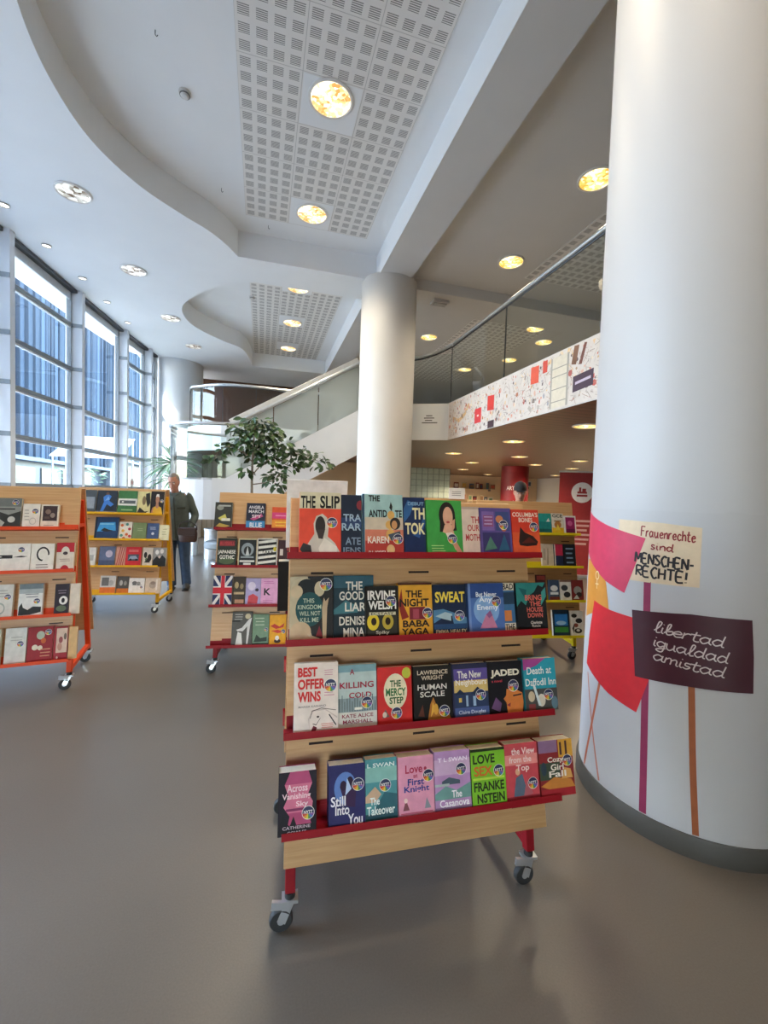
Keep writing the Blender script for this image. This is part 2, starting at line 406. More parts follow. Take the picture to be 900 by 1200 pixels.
def ribbon(mb, pts, wid, m, lift, taper=False):     # a brush stroke through (theta, z) points
    P = catmull([(t/DEG, z, 0) for t, z in pts], 5) if len(pts) > 2 else [Vector((pts[0][0]/DEG*(1-k/12)+pts[1][0]/DEG*k/12, pts[0][1]*(1-k/12)+pts[1][1]*k/12, 0)) for k in range(13)]
    vs = []; fs = []
    for i, p in enumerate(P):
        d = (P[min(i+1, len(P)-1)]-P[max(i-1, 0)]).normalized(); nn = Vector((-d.y, d.x, 0))*wid/2
        for q in (p+nn, p-nn): vs.append(onto((q.x*DEG, q.y), lift))
    for i in range(len(P)-1): fs.append((2*i, 2*i+1, 2*i+3, 2*i+2))
    mb.add(vs, fs, m)
def pole(name, pts, wid, hexc, lift, label):
    mb = MB(); ribbon(mb, pts, wid, mat(hexc, .5, var=.08, scale=25), lift); o = mb.build(name, parent=col1, normals=False); o['label'] = label
pole('painted_pole', [(156.8, .60), (166, .35), (175.3, .105)], .012, '#c0735c', .0014, 'thin rose painted pole, the rear of two crossed ones')
pole('painted_pole', [(171.6, .60), (165, .33), (158.4, .10)], .017, '#b9623f', .0016, 'thin rust painted pole crossing another')
pole('painted_pole', [(198.4, 1.17), (200.6, .6), (202.5, .10)], .030, '#8d2c50', .0018, 'plum painted pole under the beige placard')
pole('painted_pole', [(220.4, .75), (223.0, .4), (225.9, .10)], .024, '#9c5631', .0020, 'rust brown painted pole under the dark placard')
patch('painted_placard', [(180.3, 1.437), (203.3, 1.433), (220.9, 1.421), (221.2, 1.167), (189.9, 1.155), (180, 1.16)], '#d9bf9c', .0020, 'beige painted placard with hand lettering')
patch('painted_placard', [(145, 1.20), (155.4, 1.205), (167.7, 1.227), (173, 1.1), (176.2, .98), (160, .93), (147, .88)], '#d08a35', .0022, 'ochre painted placard with a pale venus symbol')
patch('painted_flag', [(138, 1.47), (147.5, 1.451), (172, 1.40), (196.4, 1.358), (191, 1.21), (186.2, 1.087), (172.3, 1.12), (151.0, 1.20), (138, 1.25)], '#cb3656', .0026, 'pink painted flag')
patch('painted_flag', [(161.3, .999), (176, .985), (193, .982), (202.0, .721), (196.6, .547), (179.0, .572), (154.2, .640), (157, .82)], '#d2202b', .0030, 'bright red painted flag')
patch('painted_placard', [(191.3, 1.018), (218.4, 1.05), (243.1, 1.054), (244.8, .9), (245.6, .751), (219.9, .737), (194.9, .713)], '#3f0d1d', .0034, 'dark maroon painted placard with cursive lettering')
GLY = {
 'F': [[(0,0),(.02,1)],[(0,1),(.6,1.02)],[(0,.55),(.45,.57)]], 'M': [[(0,0),(.08,1),(.4,.35),(.72,1),(.8,0)]], 'E': [[(.55,1),(0,.98),(0,.02),(.58,0)],[(0,.5),(.45,.52)]],
 'N': [[(0,0),(.02,1)],[(.02,1),(.6,0)],[(.6,0),(.62,1.02)]], 'S': [[(.55,.88),(.3,1),(.05,.8),(.3,.52),(.55,.25),(.3,0),(0,.12)]], 'C': [[(.6,.85),(.35,1),(.05,.55),(.3,0),(.62,.15)]],
 'H': [[(0,0),(.02,1)],[(.55,0),(.57,1)],[(0,.5),(.56,.52)]], 'R': [[(0,0),(0,1)],[(0,1),(.5,.95),(.5,.6),(0,.5)],[(.1,.5),(.58,0)]], 'T': [[(0,1),(.7,1.02)],[(.35,1),(.33,0)]],
 '!': [[(.1,1),(.06,.32)],[(.05,.08),(.06,0)]], '-': [[(0,.45),(.4,.47)]],
 'r': [[(0,0),(.05,.6)],[(.05,.4),(.2,.6),(.38,.58)]], 'a': [[(.45,.5),(.2,.6),(0,.3),(.18,0),(.42,.25)],[(.46,.6),(.44,.15),(.58,0)]], 'u': [[(0,.6),(.03,.15),(.22,0),(.42,.25)],[(.42,.6),(.44,.12),(.56,0)]],
 'e': [[(.02,.3),(.42,.36),(.28,.6),(.03,.35),(.18,0),(.48,.12)]], 'n': [[(0,0),(.03,.6)],[(.03,.4),(.25,.6),(.4,.45),(.42,0)]], 'c': [[(.42,.5),(.2,.6),(.0,.3),(.2,0),(.45,.12)]],
 'h': [[(.02,1),(0,0)],[(0,.4),(.25,.6),(.4,.42),(.42,0)]], 't': [[(.2,.95),(.14,.15),(.3,0),(.42,.08)],[(-.05,.62),(.42,.66)]], 's': [[(.36,.55),(.12,.58),(.1,.36),(.34,.22),(.2,.0),(0,.08)]],
 'i': [[(.05,.6),(.04,.12),(.16,0)],[(.07,.85),(.08,.9)]], 'd': [[(.42,.5),(.18,.6),(0,.28),(.18,0),(.42,.22)],[(.5,1.05),(.44,.15),(.58,0)]], 'l': [[(0,.1),(.22,.55),(.3,1),(.16,1.05),(.1,.5),(.15,0),(.34,.05)]],
 'b': [[(0,.1),(.2,.6),(.25,1.05),(.12,1),(.1,.3),(.2,0),(.42,.15),(.4,.42),(.16,.32)]], 'g': [[(.44,.5),(.2,.6),(.02,.32),(.2,.02),(.42,.25)],[(.48,.6),(.42,-.3),(.2,-.42),(.05,-.25),(.55,.05)]],
 'm': [[(0,0),(.04,.6)],[(.04,.4),(.2,.6),(.3,.45),(.3,0)],[(.3,.4),(.48,.6),(.58,.45),(.58,.1),(.7,0)]]}
def handwrite(mb, t, box, wid, m, lift, skew=0., join=False):
    (t0, zb, t1, zt, drop) = box
    adv = []; x = 0
    for ch in t:
        if ch == ' ': adv.append(x); x += .4; continue
        g = GLY[ch]; wdt = max(p[0] for s_ in g for p in s_); adv.append(x); x += wdt + (.16 if not join else .02)
    ends = None
    for ch, ax in zip(t, adv):
        if ch == ' ': continue
        for s_ in GLY[ch]:
            pts = []
            for px, py in s_:
                u = (ax+px+skew*py)/x
                pts.append((t0+(t1-t0)*u, zb+(zt-zb)*py-drop*u+rnd.uniform(-.001, .001)))
            ribbon(mb, pts, wid, m, lift)
RED_INK = mat('#8e2a2c', .6); BLACK_INK = mat('#241c1d', .6); PALE_INK = mat('#cfc0bb', .6)
mb = MB()
handwrite(mb, 'Frauenrechte', (194.0, 1.368, 219.0, 1.412, .010), .0055, RED_INK, .0030)
handwrite(mb, 'sind', (199.2, 1.312, 210.5, 1.345, .004), .0055, RED_INK, .0030)
handwrite(mb, 'MENSCHEN-', (191.5, 1.245, 219.0, 1.290, .008), .0085, BLACK_INK, .0030)
handwrite(mb, 'RECHTE!', (192.5, 1.185, 216.5, 1.232, .006), .0085, BLACK_INK, .0030)
mb.build('hand_lettering', parent=col1, normals=False)
mb = MB()
handwrite(mb, 'libertad', (203.0, .945, 232.5, .990, .016), .0052, PALE_INK, .0040, .12, True)
handwrite(mb, 'igualdad', (203.0, .880, 234.5, .925, .016), .0052, PALE_INK, .0040, .12, True)
handwrite(mb, 'amistad', (203.3, .818, 233.5, .862, .016), .0052, PALE_INK, .0040, .12, True)
mb.build('cursive_lettering', parent=col1, normals=False)
mb = MB(); PALE_O = mat('#f0cf9a', .6)
ribbon(mb, [(163.4+2.0*math.cos(a*math.pi/6), 1.135+.020*math.sin(a*math.pi/6)) for a in range(13)], .0055, PALE_O, .0030)
ribbon(mb, [(163.4, 1.115), (163.6, 1.065)], .0055, PALE_O, .0030); ribbon(mb, [(161.6, 1.088), (165.4, 1.092)], .0055, PALE_O, .0030)
mb.build('venus_symbol', parent=col1, normals=False)

# writing on the red column further back
mb = MB(); WT = mat('#e9dcd8', .6)
def rc(p):
    t = R(232)+ (p[0])/.45; return (.4515*math.cos(t), .4515*math.sin(t), p[1])
put_text(mb, 'ARTO', WT, -.22, 1.80, .16, 1.93, 0, .015, rc); mb.build('column_lettering', parent=rcol, normals=False)

# ---------------------------------------------------------------- upper gallery
gp = [(3.40, -6.9), (3.40, 7.60), (2.76, 7.95), (2.30, 8.40), (1.95, 9.02), (1.95, 10.2), (2.2, 12.6), (.6, 12.6), (-.2, 12.5), (-1.11, 12.6), (-1.75, 13.05), (-2.1, 13.6), (-2.3, 16.2), (-2.3, 19.4), (13.9, 19.4), (13.9, -6.9)]
mb = MB(); mb.prism(gp, 2.6, 3.3, SLATCEIL, mat('#6c665f', .6), WHITE); gal = struct(mb, 'gallery_slab')
# collage of small painted figures on the gallery front
mb = MB(); XF = 3.397
mb.box((XF-.004, -2.5, 2.605), (XF+.0, 7.55, 3.295), mat('#c8bfb9', .6, var=.06, scale=9))
palette = ['#c9705a', '#b99b76', '#d3bb9b', '#9c8066', '#b8564a', '#75645c', '#d3b084', '#a8694c', '#c9a090', '#96949a', '#a55a52', '#d8c6a8', '#aaa098', '#5c4a50', '#c4b8b0', '#b9aca6']
k = 0
def fas(pts, hexc, lift=0.):
    global k; k += 1
    mb.add([(XF-.005-lift-.00002*(k % 40), y, z) for y, z in pts], [tuple(range(len(pts)))], mat(hexc, .6))
for _ in range(760):
    y = rnd.uniform(2.2, 7.5); z = rnd.uniform(2.64, 3.26); s_ = rnd.choice((.012, .018, .025, .03, .045)); a0 = rnd.uniform(0, 6.28); n_ = rnd.choice((3, 4, 4, 5, 6))
    el = rnd.uniform(.35, 1)
    pts = [(y+s_*math.cos(a0+6.283*q/n_)*el*rnd.uniform(.7, 1), z+s_*math.sin(a0+6.283*q/n_)*rnd.uniform(.7, 1)) for q in range(n_)]
    pts = [(py, min(3.29, max(2.61, pz))) for py, pz in pts]; fas(pts, rnd.choice(palette))
for _ in range(620):
    y = rnd.uniform(2.2, 7.5); z = rnd.uniform(2.64, 3.26); a0 = rnd.uniform(0, 3.14); L = rnd.uniform(.03, .12); t_ = .003
    dy, dz = math.cos(a0)*L/2, math.sin(a0)*L/2
    pts = [(y-dy-t_*math.sin(a0), z-dz+t_*math.cos(a0)), (y+dy-t_*math.sin(a0), z+dz+t_*math.cos(a0)), (y+dy+t_*math.sin(a0), z+dz-t_*math.cos(a0)), (y-dy+t_*math.sin(a0), z-dz-t_*math.cos(a0))]
    pts = [(py, min(3.29, max(2.61, pz))) for py, pz in pts]; fas(pts, rnd.choice(('#a0968f', '#857a75', '#b0a69e', '#9a8072')))
def quad(y0, z0, y1, z1, h, sk=0): fas([(y0, z0), (y1, z0+sk), (y1, z1+sk), (y0, z1)], h, .001+.00005*(k % 1000)/50)
quad(4.56, 2.63, 4.24, 3.24, '#c9bfae'); 
for z in (2.7, 2.85, 3.0, 3.1): quad(4.56, z, 4.24, z+.012, '#8d8882')
quad(4.56, 2.63, 4.53, 3.24, '#9a958e'); quad(4.27, 2.63, 4.24, 3.24, '#9a958e'); fas([(4.56, 3.1), (4.4, 3.27), (4.24, 3.1)], '#a7a199')
quad(4.157, 2.75, 3.841, 2.93, '#3b2436', .02); quad(4.12, 2.83, 3.88, 2.86, '#b3a3b5', .02)
quad(6.50, 2.745, 6.28, 2.985, '#c62f33'); quad(6.42, 2.85, 6.36, 2.88, '#e8c9c0'); quad(6.09, 2.89, 5.89, 3.12, '#c8342c', -.02); quad(6.06, 2.61, 5.87, 2.72, '#3a2029')
quad(4.97, 3.03, 4.80, 3.25, '#cf5138', -.01); quad(4.72, 3.11, 4.63, 3.26, '#c24434'); fas([(4.20, 3.08), (4.16, 3.28), (4.08, 3.27), (4.12, 3.06)], '#7a5540'); fas([(4.08, 3.05), (4.0, 3.27), (3.96, 3.26), (4.03, 3.04)], '#6b3d33')
quad(3.72, 3.0, 3.6, 3.2, '#c07a55')
fas([(7.35, 2.95), (7.1, 2.86), (6.85, 2.95), (6.7, 3.12), (6.75, 3.14), (6.9, 3.0), (7.1, 2.93), (7.35, 3.0)], '#c9a06b')
mb.build('mural_panel', parent=gal, normals=False)
# short notice lines on the white end of the gallery front
mb = MB(); INK = mat('#4a4744', .6)
e0, e1 = Vector((3.40, 7.60, 0)), Vector((2.76, 7.95, 0)); dd = (e1-e0).normalized(); nn = Vector((-dd.y, dd.x, 0)); nn = nn if nn.y < 0 else -nn
for q, (a, b_) in enumerate([(.30, .42), (.26, .46), (.30, .44), (.20, .50)]):
    z = 3.06-q*.045; p0, p1 = e0+dd*a+nn*.003, e0+dd*b_+nn*.003
    mb.add([(p0.x, p0.y, z), (p1.x, p1.y, z), (p1.x, p1.y, z+.018), (p0.x, p0.y, z+.018)], [(0,1,2,3)], INK)
mb.build('notice_lines', parent=gal, normals=False)

def balustrade(name, path, z0, z1, label, joints, rail_pts, rail_r=.03, glass=RAILGLASS):
    root = empty(name, (path[0][0], path[0][1], z0)); tag(root, label, 'railing')
    M = Matrix.Translation(-Vector((path[0][0], path[0][1], z0)))
    for seg in joints:
        mb = MB()
        for (x0, y0), (x1, y1) in zip(seg[:-1], seg[1:]):
            mb.add([M @ Vector(p) for p in ((x0,y0,z0),(x1,y1,z0),(x1,y1,z1),(x0,y0,z1))], [(0,1,2,3)], glass)
        mb.build('glass_panel', parent=root, smooth=True)
        x, y = seg[0]; mb = MB(); mb.box(M @ Vector((x-.008, y-.008, z0)), M @ Vector((x+.008, y+.008, z1)), DARKSTEEL); mb.build('glass_joint', parent=root)
    mb = MB(); mb.tube([M @ Vector(p) for p in rail_pts], rail_r, STEEL, 12); mb.build('handrail', parent=root, smooth=True)
    mb = MB(); mb.tube([(M @ Vector(p))-Vector((0, 0, .045)) for p in rail_pts], .014, DARKSTEEL, 6); mb.build('rail_channel', parent=root)
    return root
XG = 3.44
rp = [tuple(p) for p in catmull([(XG, -5, 4.41), (XG, 2, 4.41), (XG, 7.1, 4.41), (XG-.02, 7.55, 4.40), (XG-.2, 7.85, 4.33), (3.0, 7.97, 4.25), (2.75, 8.08, 4.21), (2.34, 8.47, 4.19), (2.0, 8.98, 4.19)], 6)]
balustrade('gallery_balustrade', [(XG, 7.6)], 3.3, 4.36, 'long glass balustrade with steel handrail along the upper gallery above the mural', [[(XG, y), (XG, y-1.9)] for y in (7.6, 5.72, 3.82, 1.92, .02, -1.9)], rp)
bw = empty('gallery_balustrade', (XG, 7.6, 3.3)); tag(bw, 'short bent glass balustrade between central column and gallery corner', 'railing')
for a, b_, z in (((XG, 7.6), (2.8, 7.98), 4.24), ((2.8, 7.98), (2.34, 8.45), 4.16), ((2.34, 8.45), (2.0, 9.0), 4.16)):
    mb = MB(); mb.add([(a[0]-XG, a[1]-7.6, 0), (b_[0]-XG, b_[1]-7.6, 0), (b_[0]-XG, b_[1]-7.6, z-3.3), (a[0]-XG, a[1]-7.6, z-3.3)], [(0,1,2,3)], RAILGLASS); mb.build('glass_panel', parent=bw)
    mb = MB(); mb.box((b_[0]-XG-.008, b_[1]-7.608, 0), (b_[0]-XG+.008, b_[1]-7.592, z-3.3), DARKSTEEL); mb.build('glass_joint', parent=bw)
mz = [(2.2, 12.65), (.6, 12.65), (-.2, 12.56), (-1.08, 12.66), (-1.7, 13.1), (-2.05, 13.63), (-2.25, 16)]
mzc = [(p[0], p[1]) for p in catmull([(x, y, 0) for x, y in mz], 5)]
balustrade('upper_balustrade', [mz[0]], 3.3, 4.36, 'rounded glass balustrade of the far upper gallery in front of brown wood', [mzc[0:6], mzc[5:11], mzc[10:16], mzc[15:21], mzc[20:26], mzc[25:]], [(x, y, 4.40) for x, y in mzc], .04)

# ---------------------------------------------------------------- staircase with its round landing
st = empty('staircase', (-1.15, 9.9, 0)); tag(st, 'white staircase with round glazed landing rising behind the central column', 'staircase')
SM = Matrix.Translation((1.15, -9.9, 0))
STW = mat('#d6d6d6', .55, var=.02, scale=3)
arc = [(-.95-.90*math.cos(R(a)), 9.92-.92*math.sin(R(a))) for a in range(-120, 91, 10)]   # back right, round the left, to the front
arc = [(x, y) for x, y in arc]
plan = arc + [(-.70, 9.0), (-.70, 10.55)]
mb = MB(); mb.prism([(x+1.15, y-9.9) for x, y in plan], .92, 1.74, STW, mat('#77716a', .5)); mb.build('landing', parent=st)
def zst(x): return 1.74+(x+.70)/(1.95+.70)*1.56
for side, y in (('f', 9.0), ('b', 10.15)):
    mb = MB(); P = [(-.70, .92), (.25, 1.38), (1.95, 2.35), (1.95, 3.3), (-.70, 1.74)]
    vs = [SM @ Vector((x, y, z)) for x, z in P]+[SM @ Vector((x, y+.06, z)) for x, z in P]
    mb.add(vs, [(0,1,2,3,4), (9,8,7,6,5)]+[(i, (i+1) % 5, 5+(i+1) % 5, 5+i) for i in range(5)], STW); mb.build('stringer', parent=st)
for i in range(9):
    x = -.70+i*2.65/9; z = 1.74+(i+1)*1.56/9-.02
    mb = MB(); mb.box(SM @ Vector((x, 9.06, z-.15)), SM @ Vector((x+2.65/9+.02, 10.15, z)), mat('#7a756e', .5)); mb.build('step', parent=st)
mb = MB(); mb.add([SM @ Vector(p) for p in ((-.70, 9.06, 1.5), (1.95, 9.06, 2.9), (1.95, 10.15, 2.9), (-.70, 10.15, 1.5))], [(0,1,2,3)], WARM); mb.build('soffit', parent=st)
# glass along the flight, split in panes
for x0, x1 in ((-.70, .2), (.2, 1.1), (1.1, 1.95)):
    mb = MB(); mb.add([SM @ Vector(p) for p in ((x0+.01, 9.03, zst(x0)), (x1-.01, 9.03, zst(x1)), (x1-.01, 9.03, zst(x1)+.95), (x0+.01, 9.03, zst(x0)+.95))], [(0,1,2,3)], FROST); mb.build('glass_panel', parent=st)
for j in range(0, len(arc)-1, 4):
    seg = arc[j:j+5]; mb = MB()
    for (x0, y0), (x1, y1) in zip(seg[:-1], seg[1:]): mb.add([SM @ Vector(p) for p in ((x0,y0,1.70),(x1,y1,1.70),(x1,y1,2.78),(x0,y0,2.78))], [(0,1,2,3)], DRUMGLASS)
    mb.build('curved_glass_panel', parent=st, smooth=True)
mb = MB(); rl = [SM @ Vector((x, y, 2.80)) for x, y in arc]+[SM @ Vector((-.75, 9.02, 2.81))]+[SM @ Vector((x, 9.02, zst(x)+1.0)) for x in (-.55, 0, .6, 1.3, 1.95)]
mb.tube(rl, .032, STEEL, 10); mb.build('handrail', parent=st, smooth=True)
mb = MB(); a, b_ = SM @ Vector((-.62, 9.10, zst(-.62)+1.06)), SM @ Vector((1.95, 9.10, zst(1.95)+1.06)); mb.bar(a, b_, .07, .15, mat('#c9c6c0', .5)); mb.build('rail_coping', parent=st, bevel=.01)
for x, y in ((-1.45, 10.5), (-.85, 10.7)):
    mb = MB(); mb.tube([SM @ Vector((x, y, 0)), SM @ Vector((x, y, .93))], .075, STEEL, 20); mb.build('support_post', parent=st, smooth=True)
mb = MB(); mb.box(SM @ Vector((-1.66, 10.6, 0)), SM @ Vector((-1.58, 10.68, .93)), mat('#1d2426', .4)); o = mb.build('support_post', parent=st); o['label'] = 'black square post'

# ---------------------------------------------------------------- outside
mb = MB(); mb.box((-60, -30, -.2), (-4.4, 90, -.05), mat('#8f8d88', .8)); struct(mb, 'pavement_ground')
def slat_building(name, x, y0, y1, h, label, base_h=3.2, tint=('#4a525b', '#545d68', '#444b54', '#5d6876')):
    b = empty(name, (x, (y0+y1)/2, 0)); tag(b, label, 'building'); L = (y1-y0)/2
    mb = MB(); mb.box((-8, -L, base_h), (-.2, L, h), mat('#36424f', .5)); mb.build('wall', parent=b)
    mb = MB(); y = -L
    while y < L:
        wd = rnd.choice((.12, .2, .3, .45)); d = rnd.choice((.0, .05, .12, .2)); mb.box((-.2, y, base_h), (d, min(L, y+wd), h), mat(rnd.choice(tint), .8, 0, .1, 18., 0., 0., .15)); y += wd+rnd.choice((.03, .06, .15))
    mb.build('slat_cladding', parent=b)
    mb = MB(); mb.box((-8, -L, 0), (-.8, L, base_h), mat('#4c5157', .4)); mb.box((-.8, -L, base_h-.25), (.1, L, base_h), mat('#6d7780', .5)); mb.build('ground_storey', parent=b)
    mb = MB(); mb.box((-8, -L, h), (-1.0, L, h+5), mat('#a3a9ac', .7)); mb.box((-8, -L, h+5), (-.6, L, h+5.3), mat('#7d8488', .6)); mb.build('upper_storey', parent=b)
    mb = MB(); y = -L+1
    while y < L-3:
        mb.box((-.79, y, .3), (-.74, y+2.4, base_h-.6), mat('#28323a', .15)); y += 3.3
    mb.build('shopfront_glazing', parent=b)
    return b
slat_building('office_building', -14, 21, 46.9, 15.5, 'blue grey office building with vertical metal slats across the street')
slat_building('office_building', -13.3, 47, 95, 17.0, 'farther slatted grey building seen through the second window bay', 4.2, ('#47535f', '#525e6a', '#5c6872'))
b = slat_building('office_building', -14, -30, 2.8, 19, 'unseen tall slatted building added to keep sun off the near floor')  # placed out of view only to block sun from the near interior
# ---------------------------------------------------------------- book trolleys
LEAN = math.atan2(.224, 1); SL, CL = math.sin(LEAN), math.cos(LEAN)
def on_board(x, s_, n, back=False):      # across, up the leaning board, out from the board -> trolley coordinates
    y = -.33+s_*SL-n*CL; z = .30+s_*CL+n*SL
    return Vector((-x, -y, z)) if back else Vector((x, y, z))
def tray_s(z): return (z-.30-.05*SL)/CL
def slab_on(mb, x0, x1, s0, s1, n0, n1, m, back=False):
    vs = [on_board(x, s_, n, back) for n in (n0, n1) for s_ in (s0, s1) for x in (x0, x1)]
    mb.add(vs, [(0,1,3,2),(4,6,7,5),(0,4,5,1),(2,3,7,6),(0,2,6,4),(1,5,7,3)], m)
def trolley(loc, rz, paint, label, shelf_z, front_rail=False, slots=(-.37, .01, .39), back_shelves=False):
    t = empty('book_trolley', (loc[0], loc[1], 0), R(rz)); tag(t, label, 'book trolley', 'wooden book trolleys on castors')
    pm = mat(paint, .55, 0., .03, 18., 0., 0., .25)
    for back in (False, True):
        mb = MB(); slab_on(mb, -.49, .49, -.03, 1.225, -.018, 0, PLY, back); bd = mb.build('display_board', parent=t, bevel=.002)
        for z in shelf_z if not back else ():
            s_ = tray_s(z)
            for x in slots if s_ > .05 else ():
                mb = MB(); slab_on(mb, x-.042, x+.042, s_-.062, s_-.054, 0, .0006, mat('#2a1a12', .8), back); mb.build('slot', parent=bd)
        for z in shelf_z if back_shelves or not back else ():
            s_ = tray_s(z); mb = MB()
            slab_on(mb, -.50, .50, s_-.006, s_-.002, .0015, .098, pm, back)
            slab_on(mb, -.50, .50, s_-.010, s_+.013, .098, .101, pm, back)
            slab_on(mb, -.49, .49, s_-.002, s_+.040, .0015, .004, pm, back)
            slab_on(mb, -.40, .40, s_+.040, s_+.055, .0015, .004, pm, back)
            mb.build('shelf', parent=t, bevel=.001)
    for sx in (-1, 1):
        x = .465*sx
        for sy in (-1, 1):
            mb = MB(); mb.bar((x, .262*sy, .125), (x, .05*sy, 1.40), .035, .035, pm, (1, 0, 0)); mb.build('leg', parent=t, bevel=.003)
            mb = MB(); mb.lathe([(.018, .105), (.018, .125)], RUBBER, 16, Matrix.Translation((x, .262*sy, 0)))
            tr = -.032 if sx < 0 else -.028
            cx, cy = x+tr*.9, .262*sy+.012*sy
            for k in (-1, 1):
                mb.bar((x, .262*sy+k*.016, .098), (cx, cy+k*.016, .040), .030, .003, STEEL, (0, 1, 0))
            mb.box((x-.028, .262*sy-.022, .094), (x+.028, .262*sy+.022, .106), STEEL)
            if sy < 0: mb.bar((x+.0, .262*sy-.018, .088), (x-.062, .262*sy-.012, .094), .012, .028, STEEL)
            c = mb.build('castor', parent=t, smooth=True)
            mb = MB(); Mx = Matrix.Translation((cx, cy, .040)) @ Matrix.Rotation(R(90), 4, 'X')
            mb.lathe([(.026, -.011), (.036, -.012), (.040, -.007), (.040, .007), (.036, .012), (.026, .011)], RUBBER, 28, Mx)
            mb.lathe([(.0, -.013), (.012, -.013), (.012, -.007), (.027, -.006), (.027, .006), (.012, .007), (.012, .013), (0, .013)], STEEL, 24, Mx)
            mb.build('wheel', parent=c, smooth=True)
        mb = MB(); mb.bar((x, -.255, .150), (x, .255, .150), .032, .032, pm); mb.build('side_rail', parent=t, bevel=.003)
        mb = MB(); mb.bar((x, -.10, 1.20), (x, .10, 1.20), .03, .025, pm); mb.build('tie_bar', parent=t)
    mb = MB()
    y = -.245 if front_rail else .245
    mb.bar((-.465, y, .235 if front_rail else .165), (.465, y, .235 if front_rail else .165), .03, .03, pm); mb.build('cross_rail', parent=t, bevel=.003)
    t['_z'] = 0; del t['_z']
    return t, shelf_z

PAPER = mat('#d8ceb8', .8, scale=60); PAPERW = mat('#e2dccf', .8, scale=60)
STK = [mat(c, .5) for c in ('#232a52', '#c23b2e', '#d98a2a', '#d8c23a', '#4c8a48', '#4a6bb0', '#7d4b92')]; STKW = mat('#efeae4', .5)
MT = lambda h: mat(h, .55, 0., .09, 30, 0., 0., .3)
def book(tr, row, x0, w_, h_, label, base, shapes=(), texts=(), sticker=None, t=.028, nf=.05, spine=None, lean=0., group='paperbacks on display trolleys', back=False, cat='book', ds=0., name='book'):
    trl, sz = tr; s_ = tray_s(sz[row])+.003+ds
    h_ += .020
    P0 = on_board(x0, s_, nf-t, back)
    mb = MB(); cm = MT(base); sm = MT(spine or base); c = .0012
    mb.box((0, 0, t-c), (w_, h_, t), cm); mb.box((0, 0, 0), (w_, h_, c), cm); mb.box((0, 0, c), (c, h_, t-c), sm)
    b = mb.build(name, bevel=.0006)
    b.matrix_world = trl.matrix_basis @ Matrix.Translation(P0) @ Matrix.Rotation(math.pi if back else 0, 4, 'Z') @ Matrix.Rotation(math.pi/2-LEAN, 4, 'X') @ Matrix.Rotation(lean, 4, 'Z')
    tag(b, label, cat, group)
    mb = MB(); mb.box((c, .003, c), (w_-.003, h_-.0025, t-c), PAPER); mb.build('page_block', parent=b)
    if shapes:
        mb = MB()
        for k, sh in enumerate(shapes):
            z = t+.0002+.00012*k; m = MT(sh[1])
            if sh[0] == 'r': pts = [(sh[2], sh[3]), (sh[4], sh[3]), (sh[4], sh[5]), (sh[2], sh[5])]
            elif sh[0] == 'e': pts = [(sh[2]+sh[4]*math.cos(a*math.pi/12), sh[3]+sh[5]*math.sin(a*math.pi/12)) for a in range(24)]
            else: pts = sh[2]
            P = [(min(1, max(0, x))*w_, min(1, max(0, y))*h_) for x, y in pts]
            tess = tessellate_polygon([[Vector((x, y, 0)) for x, y in P]])
            def up(tt):
                (ax, ay), (bx, by), (cx, cy) = (P[i] for i in tt); return tt if (bx-ax)*(cy-ay)-(by-ay)*(cx-ax) > 0 else (tt[0], tt[2], tt[1])
            mb.add([(x, y, z) for x, y in P], [up(tt) for tt in tess], m)
        mb.build('cover_picture', parent=b, normals=False)
    zt = t+.0004+.00012*len(shapes)
    if texts:
        for tx in texts:
            mb = MB(); put_text(mb, tx[0], MT(tx[1]), tx[2]*w_, tx[3]*h_, tx[4]*w_, tx[5]*h_, zt, tx[6] if len(tx) > 6 else .02); mb.build('cover_lettering', parent=b, normals=False)
    if sticker:
        mb = MB(); sx, sy = sticker[0]*w_, sticker[1]*h_; r = .0185 if len(sticker) < 3 else sticker[2]; z = zt+.0003
        mb.add([(sx+r*1.08*math.cos(a*math.pi/14), sy+r*1.08*math.sin(a*math.pi/14), z) for a in range(28)], [tuple(range(28))], STKW)
        mb.add([(sx+r*math.cos(R(a)), sy+r*math.sin(R(a)), z+.0001) for a in range(-5, 186, 10)], [tuple(range(20))], STK[0])
        for q in range(6):
            a0 = 185+q*170/6; mb.add([(sx, sy-.1*r, z+.0001)]+[(sx+r*math.cos(R(a0+e*170/24)), sy+r*math.sin(R(a0+e*170/24)), z+.0001) for e in range(5)], [(0,1,2,3,4,5)], STK[1+q])
        put_text(mb, 'NYTT', STKW, sx-r*.75, sy-.16*r, sx+r*.75, sy+.36*r, z+.0003, .02)
        mb.build('round_sticker', parent=b, normals=False)
    return b
def scribble(n, c, x0, x1, y0, y1, seed=0):
    q = random.Random(seed); out = []
    for i in range(n):
        y = y1-(y1-y0)*(i+.5)/n; hh = (y1-y0)/n*.3; a = x0+(x1-x0)*q.uniform(0, .12); out.append(('r', c, a, y-hh/2, x1-(x1-x0)*q.uniform(0, .2), y+hh/2))
    return out

FRONT = trolley((.600, 1.699), -3.0, '#8c0d19', 'nearest plywood book trolley with dark red shelves beside the painted column', (1.285, .995, .708, .421), back_shelves=True)
F = lambda *a, **k: book(FRONT, *a, group='paperbacks on the nearest red trolley', **k)
r, e, p = (lambda c, *a: ('r', c, *a)), (lambda c, *a: ('e', c, *a)), (lambda c, *pts: ('p', c, pts))
